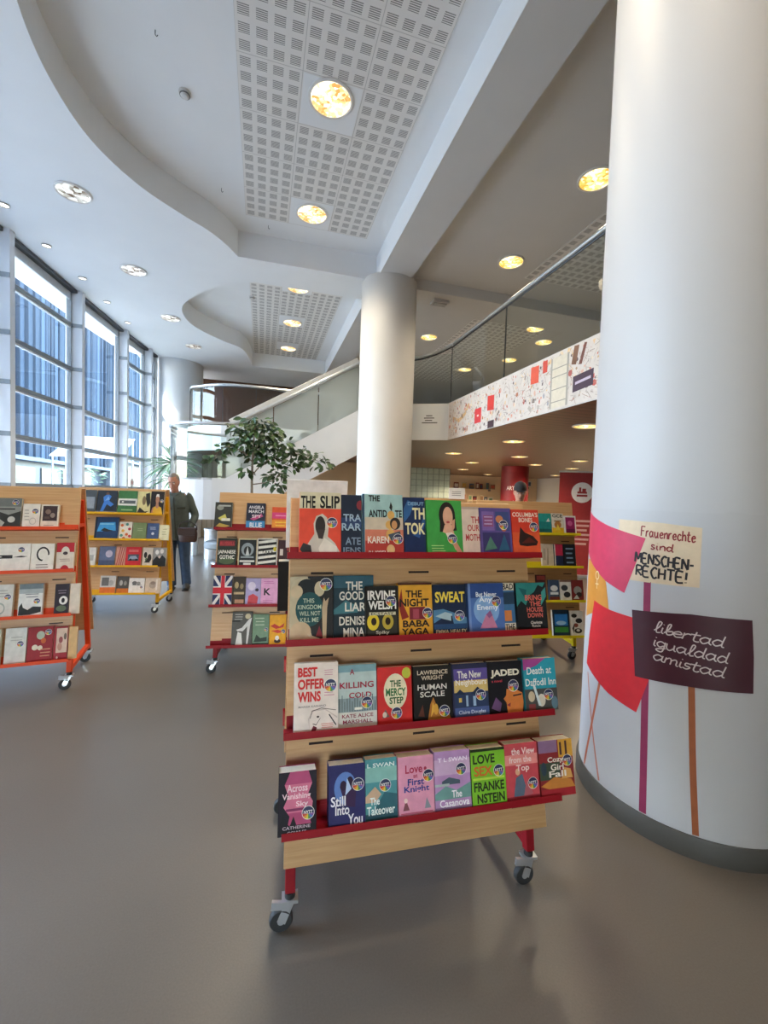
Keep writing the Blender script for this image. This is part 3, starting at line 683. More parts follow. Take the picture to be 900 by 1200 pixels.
# top shelf
F(0, -.459, .154, .218, 'orange red book with cream top band and black title over a hooded figure', '#dd4a32',
  [r('#d6cdb0', 0, .74, 1, 1), p('#c9c0b4', (.08, 0), (.22, .2), (.36, .34), (.34, .5), (.40, .62), (.55, .66), (.66, .6), (.70, .45), (.68, .3), (.85, .2), (.98, .05), (1, 0)), e('#2b2322', .50, .47, .12, .15), p('#3a2e2b', (.40, .40), (.62, .42), (.56, .26), (.46, .27)), p('#2a2625', (.02, .1), (.1, .2), (.28, .16), (.3, .06), (.12, .02)), p('#e2dace', (.46, .12), (.6, .28), (.9, .14), (.9, .02), (.5, .02))],
  [('THE', '#171514', .03, .745, .38, .94, .03), ('SLIP', '#171514', .49, .745, .97, .95, .03)], (.78, .52))
F(0, -.303, .078, .214, 'narrow dark navy book with pale serif letters squeezed between two others', '#182338',
  [r('#2a3e66', 0, .45, 1, .62), e('#87303a', .95, .83, .2, .08)], [('TRA', '#9fb4c8', .1, .56, .98, .68), ('RAR', '#9fb4c8', .02, .41, .98, .53), ('ATE', '#7d90a6', .2, .18, .95, .30), ('IENS', '#7d90a6', .1, .03, .95, .14)], t=.02, nf=.042)
F(0, -.223, .160, .218, 'pale blue to red book with black title and woman holding yellow circles', '#9fc0c0',
  [r('#c9b9a4', .06, .34, 1, .62), r('#cf7a62', .06, .22, 1, .42), r('#b0392f', .06, 0, 1, .24), r('#2c4a66', 0, 0, .05, 1), e('#d9a65c', .70, .66, .09, .07), e('#d9a65c', .66, .50, .1, .07), e('#2a2526', .80, .52, .13, .1), e('#c68e5e', .78, .50, .07, .07), e('#d9a65c', .68, .34, .11, .09), e('#d9b07a', .68, .10, .1, .08), p('#1c1a1c', (.66, .78), (.70, .88), (.74, .8), (.72, .72)), p('#46505c', (.62, .34), (.92, .40), (.95, .26), (.7, .24))],
  [('THE', '#15171c', .15, .88, .43, .98, .03), ('ANTID', '#15171c', .15, .62, .60, .74, .03), ('TE', '#15171c', .80, .62, .97, .74, .03), ('KAREN', '#e6dccf', .12, .20, .64, .31), ('RUSSELL', '#e6dccf', .14, .01, .66, .08)], (.86, .27))
F(0, -.058, .088, .211, 'dark blue book with large cream letters beside the green cover', '#15264f',
  [p('#2d5a8c', (0, .55), (.3, .7), (.5, .9), (.2, .95), (0, .8)), p('#2b538a', (.4, .35), (.7, .45), (1, .75), (1, .55), (.7, .3))], [('TH', '#e3d9a8', .40, .62, .98, .82, .03), ('TOK', '#e3d9a8', .05, .36, .98, .56, .03), ('DEBUT', '#7fa3c4', .2, .86, .95, .92)], t=.024, nf=.044)
F(0, .033, .150, .202, 'bright green book with a dark haired woman on cover', '#3f9a45',
  [e('#221a1a', .58, .72, .23, .25), p('#221a1a', (.38, .75), (.80, .75), (.84, .45), (.36, .42)), e('#d9a68a', .60, .70, .14, .18), p('#d9a68a', (.50, .55), (.70, .55), (.84, .2), (.78, .1), (.60, .38), (.44, .42)), p('#d0987c', (.70, .62), (.80, .66), (.78, .5), (.70, .42)), e('#b24a4a', .60, .60, .05, .02), p('#c58a70', (.72, .36), (.98, .05), (.88, .0), (.62, .3)), p('#e4d6c8', (.52, .4), (.7, .42), (.8, .3), (.6, .28))]+scribble(3, '#a9d07f', .1, .5, .06, .2, 3), (), (.70, .30))
F(0, .187, .076, .180, 'narrow pale pink book with red capital letters behind the purple cover', '#d9c3b4',
  [r('#b9a295', 0, .95, 1, 1)], [('TH', '#b23a3c', .52, .66, .98, .80), ('OUR', '#b23a3c', .30, .50, .98, .63), ('MOTH', '#b23a3c', .18, .30, .98, .44)], t=.02, nf=.040)
F(0, .262, .138, .176, 'violet book with panelled street scene cover on top shelf', '#5a4a8a',
  [r('#3a3566', .06, .05, .94, .48), r('#7a5fa0', .06, .52, .45, .92), r('#8d4f7a', .1, .60, .42, .84), r('#3d4a7d', .5, .52, .94, .92), p('#4f7a6a', (.1, .1), (.3, .4), (.5, .15)), e('#b0614a', .75, .6, .1, .1), e('#c47a52', .62, .76, .12, .08), p('#2b5a78', (.55, .1), (.75, .45), (.9, .12))]+scribble(3, '#b7a2c9', .12, .4, .62, .84, 4), (), (.74, .64))
F(0, .403, .126, .172, 'red orange book with pale title and dark saddle drawing', '#cb3a26',
  [r('#d4552e', 0, 0, 1, .5), p('#2a1816', (.22, .3), (.3, .62), (.45, .5), (.75, .42), (.92, .3), (.86, .22), (.5, .2), (.25, .22)), p('#5b2018', (.3, .26), (.6, .4), (.85, .28))], [("COLUMBA'S", '#ead2c3', .04, .84, .96, .94, .02), ('BONES', '#ead2c3', .26, .72, .76, .82, .02)], (.80, .62))
# second shelf
F(1, -.487, .153, .203, 'beige and teal book with black rounded shapes and green medallion title', '#1f1c1c',
  [p('#bfae90', (0, 0), (0, 1), (.40, 1), (.44, .8), (.3, .55), (.4, .3), (.5, .1), (.55, 0)), e('#c9b899', .30, .82, .28, .16), e('#17181b', .38, .82, .22, .14), e('#c9b899', .68, .80, .12, .12), e('#c9b08f', .15, .76, .14, .1), e('#1b4a4d', .45, .48, .32, .27), e('#c7ad8c', .25, .13, .24, .16), p('#b9a182', (.74, .5), (.78, .66), (.82, .6), (.9, .66), (.86, .5), (.84, .0), (.76, 0)), p('#c9b899', (.4, .1), (.7, .02), (.5, 0)), p('#7d2730', (.60, .06), (.68, .22), (.76, .04))],
  [('THIS', '#b9c4ae', .30, .58, .56, .65, .01), ('KINGDOM', '#b9c4ae', .18, .48, .72, .55, .01), ('WILL NOT', '#b9c4ae', .22, .38, .70, .45, .01), ('KILL ME', '#b9c4ae', .24, .28, .66, .35, .01)], (.83, .87, .021))
F(1, -.331, .150, .205, 'dark teal book with big white serif capitals partly covered by its neighbour', '#1c3540',
  [r('#2d5563', 0, .8, 1, 1), p('#3d7078', (0, .45), (.3, .6), (.6, .5), (.6, .4), (0, .38)), r('#15262e', 0, 0, 1, .36)], [('THE', '#dcd6c8', .30, .76, .72, .90, .02), ('GOOD', '#dcd6c8', .14, .60, .76, .74, .02), ('LIAR', '#dcd6c8', .28, .42, .80, .56, .02), ('DENISE', '#dcd6c8', .14, .20, .80, .34, .02), ('MINA', '#dcd6c8', .24, .02, .76, .16, .02)], t=.020, nf=.036)
F(1, -.217, .125, .164, 'black book with white author capitals and two yellow sunflower eyes', '#15120f',
  [r('#2c2a22', .06, .06, .94, .44), e('#d9bb2c', .22, .30, .18, .16), e('#b9a03a', .66, .30, .17, .15), e('#2c1c10', .24, .31, .08, .075), e('#2c1c10', .66, .31, .08, .075), r('#c9c0a0', .10, .43, .90, .49)], [('IRVINE', '#e4e0d8', .06, .73, .90, .91, .03), ('WELSH', '#e4e0d8', .08, .54, .92, .71, .03), ('ECSTASY', '#1d1a14', .16, .435, .84, .485, .01), ('Spiky', '#cfc9b8', .3, .05, .7, .13)], (.76, .70), t=.024, nf=.064)
F(1, -.090, .134, .173, 'yellow book with black block title and red patterned figure', '#dda02f',
  [r('#4a1d16', 0, .965, 1, 1), p('#8c2a20', (.0, .6), (.1, .9), (.14, .6), (.3, .35), (.1, .3)), r('#7b2430', .32, .30, .78, .54), r('#a34352', .42, .32, .6, .5), r('#2b1714', .8, .36, .96, .5)], [('THE', '#231612', .22, .72, .70, .86, .03), ('NIGHT', '#231612', .04, .55, .90, .70, .03), ('BABA', '#231612', .12, .16, .90, .29, .03), ('YAGA', '#231612', .08, .01, .88, .14, .03)], (.85, .42))
F(1, .048, .135, .166, 'navy book with yellow title above a pale wave and white beam', '#16233f',
  [p('#4f7fa3', (0, .22), (.3, .34), (.55, .36), (.6, .20), (1, .16), (1, .32), (.7, .40), (.3, .5), (0, .48)), p('#a7bec6', (.05, .36), (.35, .44), (.56, .40), (.52, .26), (.3, .30)), r('#24456d', 0, .10, 1, .2), r('#20242c', .52, .26, .56, .36)], [('SWEAT', '#e4c84a', .06, .63, .96, .85, .03), ('EMMA HEALEY', '#d8cfa8', .06, .01, .98, .09, .02)], (.78, .36))
F(1, .192, .152, .168, 'pale blue book with white script and a pink cliff figure', '#4c6fae',
  [r('#2e4a86', 0, .7, 1, 1), e('#7fa5d4', .5, .45, .36, .3), p('#c07a98', (.3, .08), (.48, .36), (.56, .3), (.64, .36), (.78, .08)), p('#8e5a8a', (.48, .36), (.6, .44), (.66, .34), (.56, .28)), r('#6b87bb', .0, 0, .07, 1)], [('But Never', '#e6ecf2', .22, .72, .80, .82, .02), ('Any', '#e6ecf2', .30, .58, .66, .72, .02), ('Enemy', '#e6ecf2', .24, .42, .84, .56, .02)], (.78, .62))
F(1, .347, .052, .168, 'sliver of a blue and orange book with black and white capitals', '#3f6c94',
  [r('#e1d5bc', 0, .84, 1, 1), r('#c77a42', .1, .2, .7, .42), r('#2b4158', 0, .55, 1, .8), r('#d8cdb8', 0, 0, 1, .16)], [('BAD', '#1b1d22', .05, .86, .95, .98), ('THE', '#1b1d22', .1, .02, .9, .14)], t=.020, nf=.036)
F(1, .401, .133, .167, 'black and teal book with coral stacked title at the shelf end', '#14181c',
  [p('#2d7d78', (0, 1), (0, .5), (.15, .62), (.3, .52), (.42, .72), (.6, .8), (.75, .95), (.9, .9), (1, 1)), p('#1c5a5c', (.08, .9), (.3, .65), (.35, .85)), p('#3f8f8c', (.8, .5), (1, .7), (1, .9), (.85, .8))], [('BRING', '#d8685c', .28, .62, .84, .74, .02), ('THE', '#d8685c', .42, .50, .80, .60, .02), ('HOUSE', '#d8685c', .32, .38, .86, .48, .02), ('DOWN', '#d8685c', .34, .26, .84, .36, .02), ('Charlotte', '#d0c9bd', .42, .13, .80, .19), ('Runcie', '#d0c9bd', .46, .06, .74, .12)])
# third shelf
F(2, -.468, .148, .203, 'white book with bold red title and line drawing of a hand', '#e5d5cb',
  [p('#cbb8ae', (.35, .04), (.32, .2), (.42, .32), (.7, .33), (.98, .2), (.98, .18), (.7, .31), (.44, .30), (.35, .2)), p('#4a3a38', (.36, .20), (.40, .31), (.62, .345), (.95, .30), (.95, .292), (.62, .335), (.41, .30), (.372, .2)), p('#4a3a38', (.42, .12), (.5, .1), (.6, .2), (.595, .205), (.5, .115), (.43, .13)), p('#2f2628', (.78, .24), (.80, .25), (.96, .09), (.94, .08)), p('#6b1f2a', (.38, .02), (.44, .10), (.52, .07), (.48, .0)), e('#4a3a38', .54, .22, .03, .015)]+scribble(3, '#c98a9a', .66, .92, .80, .9, 5)+scribble(2, '#c98a9a', .66, .92, .5, .58, 6)+scribble(3, '#cf6a60', .6, .9, .05, .13, 7), [('BEST', '#cf2f2c', .08, .80, .52, .94, .04), ('OFFER', '#cf2f2c', .08, .62, .70, .77, .04), ('WINS', '#cf2f2c', .08, .44, .60, .59, .04), ('MARISA KASHINO', '#8e7f7a', .1, .36, .72, .39)], (.82, .66, .02), t=.030, nf=.086, spine='#a99a90')
F(2, -.318, .137, .186, 'pale grey blue book with crimson spaced title above a forest', '#b5c4c1',
  [r('#7fa3ab', 0, .88, 1, 1), r('#8b9a9d', .0, .24, 1, .46)]+[r('#59666a', .03+.065*i, .25, .05+.065*i, .46+.06*math.sin(i*2.1)) for i in range(15)]+[r('#d3cfc6', 0, 0, 1, .24), r('#e8e2d5', .42, .27, .62, .31)], [('A', '#a1253c', .30, .84, .42, .93), ('KILLING', '#a1253c', .04, .62, .92, .72, .02), ('COLD', '#a1253c', .28, .46, .86, .55, .02), ('KATE ALICE', '#8a3446', .10, .15, .90, .21), ('MARSHALL', '#8a3446', .12, .06, .88, .12)], (.74, .38), nf=.066)
F(2, -.178, .127, .170, 'red book with cream oval holding green hand drawn title', '#c92b28',
  [e('#e6d9b8', .52, .56, .34, .32), e('#b9bf42', .85, .88, .13, .1), p('#6f5a52', (.12, .1), (.22, .26), (.34, .12)), e('#d9c7b6', .2, .16, .06, .05)], [('THE', '#2f5b34', .36, .64, .68, .76, .03), ('MERCY', '#2f6b3a', .24, .48, .82, .62, .03), ('STEP', '#2f5b34', .34, .34, .74, .46, .03)], (.54, .18), nf=.066)
F(2, -.047, .146, .168, 'black book with gold author lettering and a candle flame', '#171311',
  [p('#a86a2a', (.34, .0), (.42, .3), (.5, .42), (.56, .3), (.64, .18), (.9, .1), (.95, 0)), p('#dca83e', (.42, .06), (.48, .34), (.54, .2)), e('#d29a3a', .56, .2, .06, .1), p('#5a2d1c', (.1, .1), (.22, .3), (.26, .08))], [('LAWRENCE', '#c9b8a0', .10, .84, .90, .92), ('WRIGHT', '#c9b8a0', .20, .74, .78, .82), ('HUMAN', '#d8d2c8', .10, .56, .86, .66, .015), ('SCALE', '#d8d2c8', .16, .43, .80, .53, .015)], (.78, .16), nf=.076, t=.036)
F(2, .103, .140, .168, 'purple and yellow book with white title above night houses', '#2a2c48',
  [r('#5a4a8c', .04, .66, 1, .9), r('#d0b06a', .04, .44, 1, .68), r('#2b3858', .04, .16, 1, .46), p('#1e2a44', (.04, .42), (.2, .52), (.36, .42)), p('#1e2a44', (.5, .42), (.7, .55), (.9, .42)), r('#d8b45a', .16, .28, .24, .36), r('#9cb4d0', .36, .2, .42, .4), r('#9cb4d0', .56, .2, .64, .38), r('#4a5a8c', .04, .02, 1, .18)], [('The New', '#ece6da', .14, .72, .82, .86, .015), ('Neighbours', '#ece6da', .08, .56, .96, .70, .015), ('Claire Douglas', '#ccd3e4', .14, .04, .90, .13, .01)], (.78, .40), nf=.074, t=.034)
F(2, .245, .142, .168, 'black book with cream capitals and an orange woman in profile', '#15131a',
  [p('#d07a3a', (.52, .0), (.5, .2), (.42, .28), (.5, .34), (.52, .46), (.7, .48), (.96, .44), (1, .2), (.95, 0)), p('#1c1620', (.55, .46), (.7, .56), (1, .52), (1, .36), (.8, .44)), p('#6a4a72', (.06, .12), (.2, .32), (.36, .2), (.3, .04)), p('#2b1d28', (.7, .34), (.95, .36), (.95, .33), (.7, .31)), p('#8a2f3a', (.5, .16), (.62, .2), (.6, .12))], [('JADED', '#e4dcc8', .08, .68, .92, .84, .04), ('a novel', '#c03a48', .1, .6, .4, .65)], (.72, .52, .02), nf=.074, t=.034)
F(2, .391, .138, .171, 'turquoise and magenta book with white script above a little crowd', '#2b96aa',
  [p('#a2448c', (0, .78), (0, 1), (.7, 1), (.4, .86)), r('#4a4a48', 0, 0, 1, .42), e('#c9b496', .2, .28, .1, .1), e('#d8d0c0', .5, .2, .12, .12), e('#8a6a58', .72, .28, .12, .1), e('#5d7a8a', .9, .14, .1, .12), p('#d6e2e4', (.25, .5), (.4, .1), (.48, .1), (.32, .5)), r('#8a3a3a', .1, .02, .3, .14)], [('Death at', '#ecebe6', .10, .70, .86, .84, .01), ('Daffodil Inn', '#ecebe6', .04, .48, .98, .62, .01)], (.72, .30), nf=.080, t=.040)
# bottom shelf, standing forward against the lip
fk = dict(t=.050, nf=.092)
F(3, -.512, .121, .165, 'pink sunset book framed by black trees hanging past the shelf end', '#b24a72',
  [r('#d0708c', .1, .35, .9, .8), p('#1a1220', (0, 0), (0, 1), (.3, 1), (.16, .8), (.26, .62), (.14, .45), (.3, .3), (.2, .0)), p('#1a1220', (1, 0), (1, 1), (.78, 1), (.88, .8), (.78, .64), (.9, .5), (.84, .2), (.95, 0)), r('#15101a', 0, 0, 1, .16), p('#15101a', (.0, .1), (.12, .34), (.3, .14), (.4, .3), (.5, .12)), r('#7d2f58', .2, .38, .85, .42)], [('Across', '#eecfd6', .22, .68, .76, .80), ('Vanishing', '#eecfd6', .10, .54, .84, .66), ('Sky', '#eecfd6', .46, .42, .78, .53), ('CATHERINE', '#b9a6b0', .12, .10, .84, .15), ('COWLES', '#b9a6b0', .24, .02, .74, .07)], (.78, .33), t=.058, nf=.0965, spine='#1a1220')
F(3, -.352, .122, .168, 'dark violet book of an embracing couple with white brush script', '#2b2a5e',
  [e('#5f7fc0', .45, .62, .3, .26), p('#3a2148', (.3, .65), (.42, .72), (.52, .6), (.62, .74), (.75, .6), (.72, .3), (.5, .32), (.4, .45)), e('#2a1730', .40, .66, .09, .08), e('#2a1730', .58, .72, .09, .08), p('#b9cdea', (.5, .78), (.62, .6), (.45, .5))], [('Still', '#eae6ea', .06, .34, .46, .50), ('Into', '#eae6ea', .18, .20, .56, .36), ('You', '#eae6ea', .52, .02, .92, .20)], (.80, .66), **fk)
F(3, -.228, .110, .172, 'teal seaside book beside the dark violet couple book on the bottom shelf', '#4f9096',
  [r('#86b8b0', 0, .62, 1, .86), p('#caa98c', (0, .4), (.3, .55), (.5, .42), (.3, .3), (0, .3)), p('#33646e', (.3, .2), (.6, .45), (1, .4), (1, .1), (.5, .05)), r('#2d5560', 0, 0, 1, .12)], [('L SWAN', '#dfe9e4', .06, .86, .92, .93), ('The', '#e6efe9', .14, .26, .44, .38), ('Takeover', '#e6efe9', .04, .10, .92, .24)], (.62, .56), t=.04, nf=.084)
F(3, -.116, .128, .170, 'pastel pink book with red and navy lettering about a knight', '#dd96ae',
  [p('#7d4a52', (.12, .12), (.2, .3), (.3, .12)), p('#8a8f98', (.72, .12), (.78, .3), (.9, .12)), e('#e6c7c0', .2, .28, .05, .04), r('#b8566c', .06, .06, .94, .08), e('#b0344e', .76, .78, .04, .03)], [('Love', '#b0304e', .20, .72, .68, .86, .02), ('at', '#b0304e', .42, .64, .54, .70), ('First', '#2b3f8a', .26, .52, .72, .63, .02), ('Knight', '#2b3f8a', .16, .38, .86, .51, .02)], (.84, .66), **fk)
F(3, .015, .134, .174, 'lilac book of a pastel townscape with white brush title', '#b48ab8',
  [r('#c7a5c4', 0, .6, 1, .86), p('#6f9a94', (0, .3), (.3, .42), (.6, .34), (1, .45), (1, .2), (0, .2)), p('#4b5a66', (.2, .5), (.4, .56), (.7, .5), (.7, .44), (.2, .44)), r('#a9b8b4', .0, .42, .4, .46), r('#8d6a90', 0, 0, 1, .08)], [('T L SWAN', '#efe4ee', .10, .82, .92, .89), ('The', '#f2ecf0', .46, .22, .74, .34), ('Casanova', '#f2ecf0', .12, .08, .94, .20)], (.74, .68), t=.046, nf=.090)
F(3, .151, .132, .170, 'lime green book with black and orange stencil lettering', '#7dbb2e',
  [r('#3f7a24', 0, 0, 1, .05), r('#243018', 0, .95, 1, 1), r('#b9d84a', .04, .46, .96, .50)], [('LOVE', '#26301a', .06, .74, .70, .90, .03), ('SEX', '#d0692c', .08, .53, .62, .70, .03), ('FRANKE', '#26301a', .06, .27, .94, .43, .03), ('NSTEIN', '#26301a', .14, .07, .94, .23, .03)], (.80, .60), t=.05, nf=.094, spine='#1c2614')
F(3, .288, .132, .172, 'coral red book with pink script and a seated couple', '#c64a52',
  [r('#e08a84', .0, .62, 1, .8), p('#5a6a7c', (.2, .04), (.3, .4), (.5, .46), (.6, .2), (.5, .02)), p('#b5616a', (.5, .04), (.62, .36), (.8, .1)), e('#e0b08c', .36, .5, .07, .06), r('#9c2f3a', 0, 0, 1, .08)], [('the View', '#f0d4cf', .20, .80, .92, .92), ('from the', '#f0d4cf', .12, .66, .80, .77), ('Top', '#f0d4cf', .32, .48, .72, .62)], (.80, .28), t=.045, nf=.086)
F(3, .422, .142, .172, 'autumn street book with orange windows and white title at shelf corner', '#8a2a2c',
  [r('#8c6a8a', 0, .78, .55, 1), r('#d09a3c', .58, .68, 1, 1), r('#4a2a2c', .62, .72, .68, .95), r('#4a2a2c', .78, .7, .84, .97), r('#3f4a3a', .0, .3, .6, .6), p('#c8803a', (0, .2), (.4, .34), (.9, .28), (1, .14), (.4, .1)), r('#a32830', 0, 0, 1, .14), e('#2f3f4c', .12, .5, .08, .12), p('#d8a05a', (.62, .3), (.7, .5), (.9, .46), (.95, .3))], [('Cozy', '#f0e6d8', .24, .58, .70, .70, .02), ('Girl', '#f0e6d8', .32, .46, .70, .57, .02), ('Fall', '#f0e6d8', .26, .34, .76, .45, .02)], (.82, .62), t=.05, nf=.092)
# on the far side of the same trolley
book(FRONT, 0, .255, .250, .275, 'blank white board standing behind top shelf of the nearest trolley', '#ece8e8', t=.012, nf=.030, back=True, cat='display board', group='boards on the far side', name='display_board')
book(FRONT, 1, .33, .205, .215, 'dark backed book seen edge on at left end of nearest trolley', '#1d1b1c', t=.035, nf=.050, back=True, group='books on the far side of the nearest trolley')

OTHZ = (1.186, .881, .573, .263)
# left orange trolley
LEFT = trolley((-1.843, 3.855), 6, '#d8481c', 'plywood book trolley with orange red frame at the left edge', OTHZ, front_rail=True)
def L_(*a, **k): return book(LEFT, *a, group='books on the orange trolley', **k)
grey_art = [r('#6d706e', 0, .72, 1, 1), p('#2f302f', (0, 0), (0, .4), (.3, .55), (.6, .45), (1, .58), (1, 0)), p('#a9aaa4', (.1, .1), (.3, .34), (.5, .2), (.4, .05)), e('#c0c0ba', .7, .3, .12, .1), r('#1e1f20', .3, .62, .8, .66)]
L_(0, -.037, .182, .205, 'wide black and grey photo book on the orange trolley top shelf', '#8b8d88', grey_art, (), (.8, .86))
L_(0, .155, .102, .165, 'small white book with fine line drawing beside a brown framed cover', '#ddd6cb', scribble(4, '#a8a29a', .1, .4, .3, .8, 8)+[e('#b9b3aa', .6, .3, .2, .14), e('#ddd6cb', .6, .3, .16, .11)], (), (.72, .7))
L_(0, .263, .108, .162, 'cream book with square dark brown picture on orange trolley top shelf', '#d9d0c0', [r('#3b2a2c', .1, .32, .92, .94), e('#7a6458', .4, .7, .16, .1), e('#8c7a70', .66, .55, .14, .1), r('#55403c', .2, .4, .5, .5)]+scribble(1, '#9a9288', .15, .8, .1, .18, 9), ())
L_(1, -.050, .270, .185, 'wide white book with black oil can drawing on the orange trolley', '#e0dcd4', [r('#2a2528', 0, .48, .62, .60), p('#2a2528', (.62, .52), (.8, .57), (.95, .54), (.8, .51)), e('#2a2528', .12, .32, .16, .14), e('#e0dcd4', .12, .32, .11, .09), e('#d8d2c8', .3, .54, .1, .03)], (), (.80, .78))
L_(1, .226, .138, .182, 'white square book with a black open ring on its cover', '#e2ddd4', [e('#262326', .52, .62, .28, .26), e('#e2ddd4', .52, .62, .21, .2), p('#e2ddd4', (.5, .36), (.8, .36), (.85, .6), (.6, .55))]+scribble(2, '#6a645e', .2, .8, .1, .28, 10), (), t=.04, nf=.06)
L_(1, .376, .108, .188, 'crimson and cream book with round badge design on the orange trolley', '#d7cdc0', [r('#b3202f', 0, .66, 1, 1), e('#d7cdc0', .5, .66, .24, .2), e('#3a2c2c', .5, .62, .14, .06), e('#b3202f', .5, .0, .26, .2), r('#b3202f', 0, 0, 1, .08)]+scribble(2, '#8a6a62', .15, .85, .32, .44, 11), ())
L_(2, .020, .122, .212, 'pale grey book with faint round drawing, third shelf left end', '#cfccc5', scribble(3, '#a5a19a', .15, .8, .6, .86, 12)+[e('#9aa19a', .4, .28, .26, .18), e('#cfccc5', .4, .28, .2, .13)], (), (.75, .62))
L_(2, .174, .140, .210, 'white book with grey sky and black skyline silhouette', '#dad9d6', [r('#6f7c82', 0, .82, 1, 1), r('#a5adb0', 0, .7, 1, .84), p('#232526', (.02, .05), (.04, .3), (.14, .42), (.2, .28), (.4, .2), (.6, .3), (.95, .28), (.95, .12), (.5, .06))]+scribble(2, '#7d8286', .25, .9, .55, .72, 13), (), (.76, .46))
L_(2, .384, .086, .200, 'dark plum book with white panda like blot, third shelf of orange trolley', '#2a1f2b', [e('#e2ddd8', .62, .46, .3, .14), e('#1e1720', .6, .46, .12, .08), e('#5c6a52', .5, .2, .36, .1)]+scribble(2, '#8a7888', .2, .9, .66, .82, 14), ())
L_(2, .473, .062, .200, 'plain cream book back beside the plum one', '#d8cbbb', (), (), nf=.045)
L_(3, -.02, .115, .222, 'olive cream book mostly cut by the picture edge, lowest orange shelf', '#bfc0a6', [r('#8f9472', .1, .3, .9, .7)], ())
L_(3, .119, .120, .224, 'plain pale grey book with small sticker on lowest orange shelf', '#cfcec6', scribble(2, '#a9a79f', .2, .8, .62, .78, 15), (), (.72, .55))
L_(3, .245, .148, .220, 'dark red book with pale flowers on lowest orange shelf', '#8f1f27', [e('#a9b09c', .5, .76, .16, .12), e('#d9cdb8', .3, .42, .12, .08), e('#d9cdb8', .5, .40, .1, .07), e('#c4602f', .62, .60, .1, .08)]+scribble(3, '#c98a6a', .5, .95, .12, .4, 16), (), (.8, .84))
L_(3, .397, .084, .212, 'dark red book with framed pink drawing on lowest orange shelf', '#94222c', [r('#d3b8a4', .18, .22, .95, .95), e('#8f4a48', .5, .6, .14, .1), e('#6a5a50', .8, .7, .1, .1), e('#b98a78', .45, .4, .16, .12), e('#d8c8b8', .3, .08, .06, .04)], ())
L_(3, .484, .050, .206, 'narrow tan book at the right end of lowest orange shelf', '#cfa874', (), (), nf=.045)

# yellow trolley near the man
YEL = trolley((-1.629, 5.985), -6, '#dba413', 'plywood book trolley with mustard yellow frame in front of the standing man', OTHZ, front_rail=True)
def Y_(*a, **k): return book(YEL, *a, group='books on the mustard trolley', **k)
Y_(0, -.44, .18, .262, 'dark grey magazine at left end of the mustard trolley top', '#4a5054', [r('#8c9296', .1, .2, .9, .7)], ())
Y_(0, -.252, .222, .262, 'dark book with bright blue jumping figure on the mustard trolley top', '#2a3038', [p('#3f77c0', (.2, .1), (.35, .5), (.3, .7), (.5, .85), (.7, .75), (.6, .55), (.85, .4), (.7, .3), (.5, .4), (.35, .1)), p('#7ba7d8', (.4, .55), (.55, .75), (.62, .6)), r('#70787c', 0, 0, 1, .1), e('#6a4a3a', .5, .86, .08, .06)], ())
Y_(0, -.02, .21, .265, 'green and white banded book on mustard trolley top shelf', '#3f7040', [r('#dcd9cc', 0, .36, 1, .66), r('#5a5e5c', .08, .44, .92, .58), r('#dcd9cc', .2, .48, .3, .55), r('#8ab070', .2, .14, .8, .2)], ())
Y_(0, .196, .146, .262, 'pale yellow book with black brushed face on mustard trolley top', '#cfc48a', [p('#2b2a24', (.6, .9), (.9, .95), (1, .5), (.8, .3), (.7, .5), (.62, .7)), p('#2b2a24', (0, .05), (.2, .3), (.6, .12), (.9, .14), (.6, .02)), e('#7d6a4a', .5, .6, .14, .2)], ())
Y_(0, .345, .150, .268, 'black cover of a woman in yellow top on mustard trolley end', '#241d1b', [p('#d6a62f', (.1, 0), (.2, .3), (.4, .36), (.62, .36), (.82, .3), (.95, 0)), p('#a8765a', (.38, .34), (.42, .5), (.58, .5), (.64, .34), (.5, .24)), e('#a8765a', .5, .64, .14, .18), p('#ddd4c6', (.36, .74), (.42, .88), (.58, .88), (.64, .74), (.5, .78)), p('#a8765a', (.04, 0), (.14, .28), (.24, .3), (.18, 0))], (), (.84, .58), t=.03)
Y_(1, -.242, .255, .248, 'large dark blue landscape book on the mustard second shelf', '#223a5c', [p('#3f93c8', (.1, .35), (.2, .75), (.85, .78), (.9, .4)), p('#2a2620', (.25, .4), (.4, .52), (.6, .44), (.8, .4), (.5, .34)), r('#7dc0d8', .2, .66, .8, .72), r('#1a2230', 0, 0, .08, 1)], ())
Y_(1, .024, .140, .195, 'white book dotted with orange and teal shapes', '#ddd3bf', [e(c, x, y, .12, .08) for c, x, y in (('#c9602f', .2, .8), ('#4f8a7a', .6, .86), ('#b03a3a', .8, .6), ('#d09a3c', .3, .5), ('#4f8a7a', .2, .24), ('#c9602f', .6, .3), ('#c9602f', .4, .08), ('#b03a3a', .85, .2))], ())
Y_(1, .174, .150, .188, 'plain moss green book on mustard second shelf', '#76875a', scribble(2, '#a9b38a', .3, .8, .5, .7, 20), ())
Y_(1, .333, .130, .184, 'slate blue book with small white emblem on mustard trolley', '#42557a', [e('#c9cdd6', .5, .38, .12, .08)]+scribble(2, '#b9c2d0', .2, .8, .6, .8, 21), ())
Y_(1, .47, .105, .165, 'pale cream leaning book at right of mustard second shelf', '#d9d3ae', scribble(3, '#a9a37c', .3, .8, .3, .8, 22), (), t=.035)
Y_(2, -.30, .10, .20, 'white narrow book at left of mustard third shelf', '#d9d5cc', [r('#a9a59c', .2, .3, .8, .6)], ())
Y_(2, -.165, .172, .215, 'grey blue book with pale sun on mustard third shelf', '#5b6680', [e('#b0a6b4', .62, .62, .22, .18), r('#46506a', 0, 0, 1, .3)], ())
Y_(2, .012, .106, .21, 'pink book with red diagonal brush strokes', '#cf9a86', [p('#a8443a', (.1+.2*i, 0), (.2+.2*i, 0), (.5+.2*i, 1), (.42+.2*i, 1)) for i in range(4)], (), nf=.044)
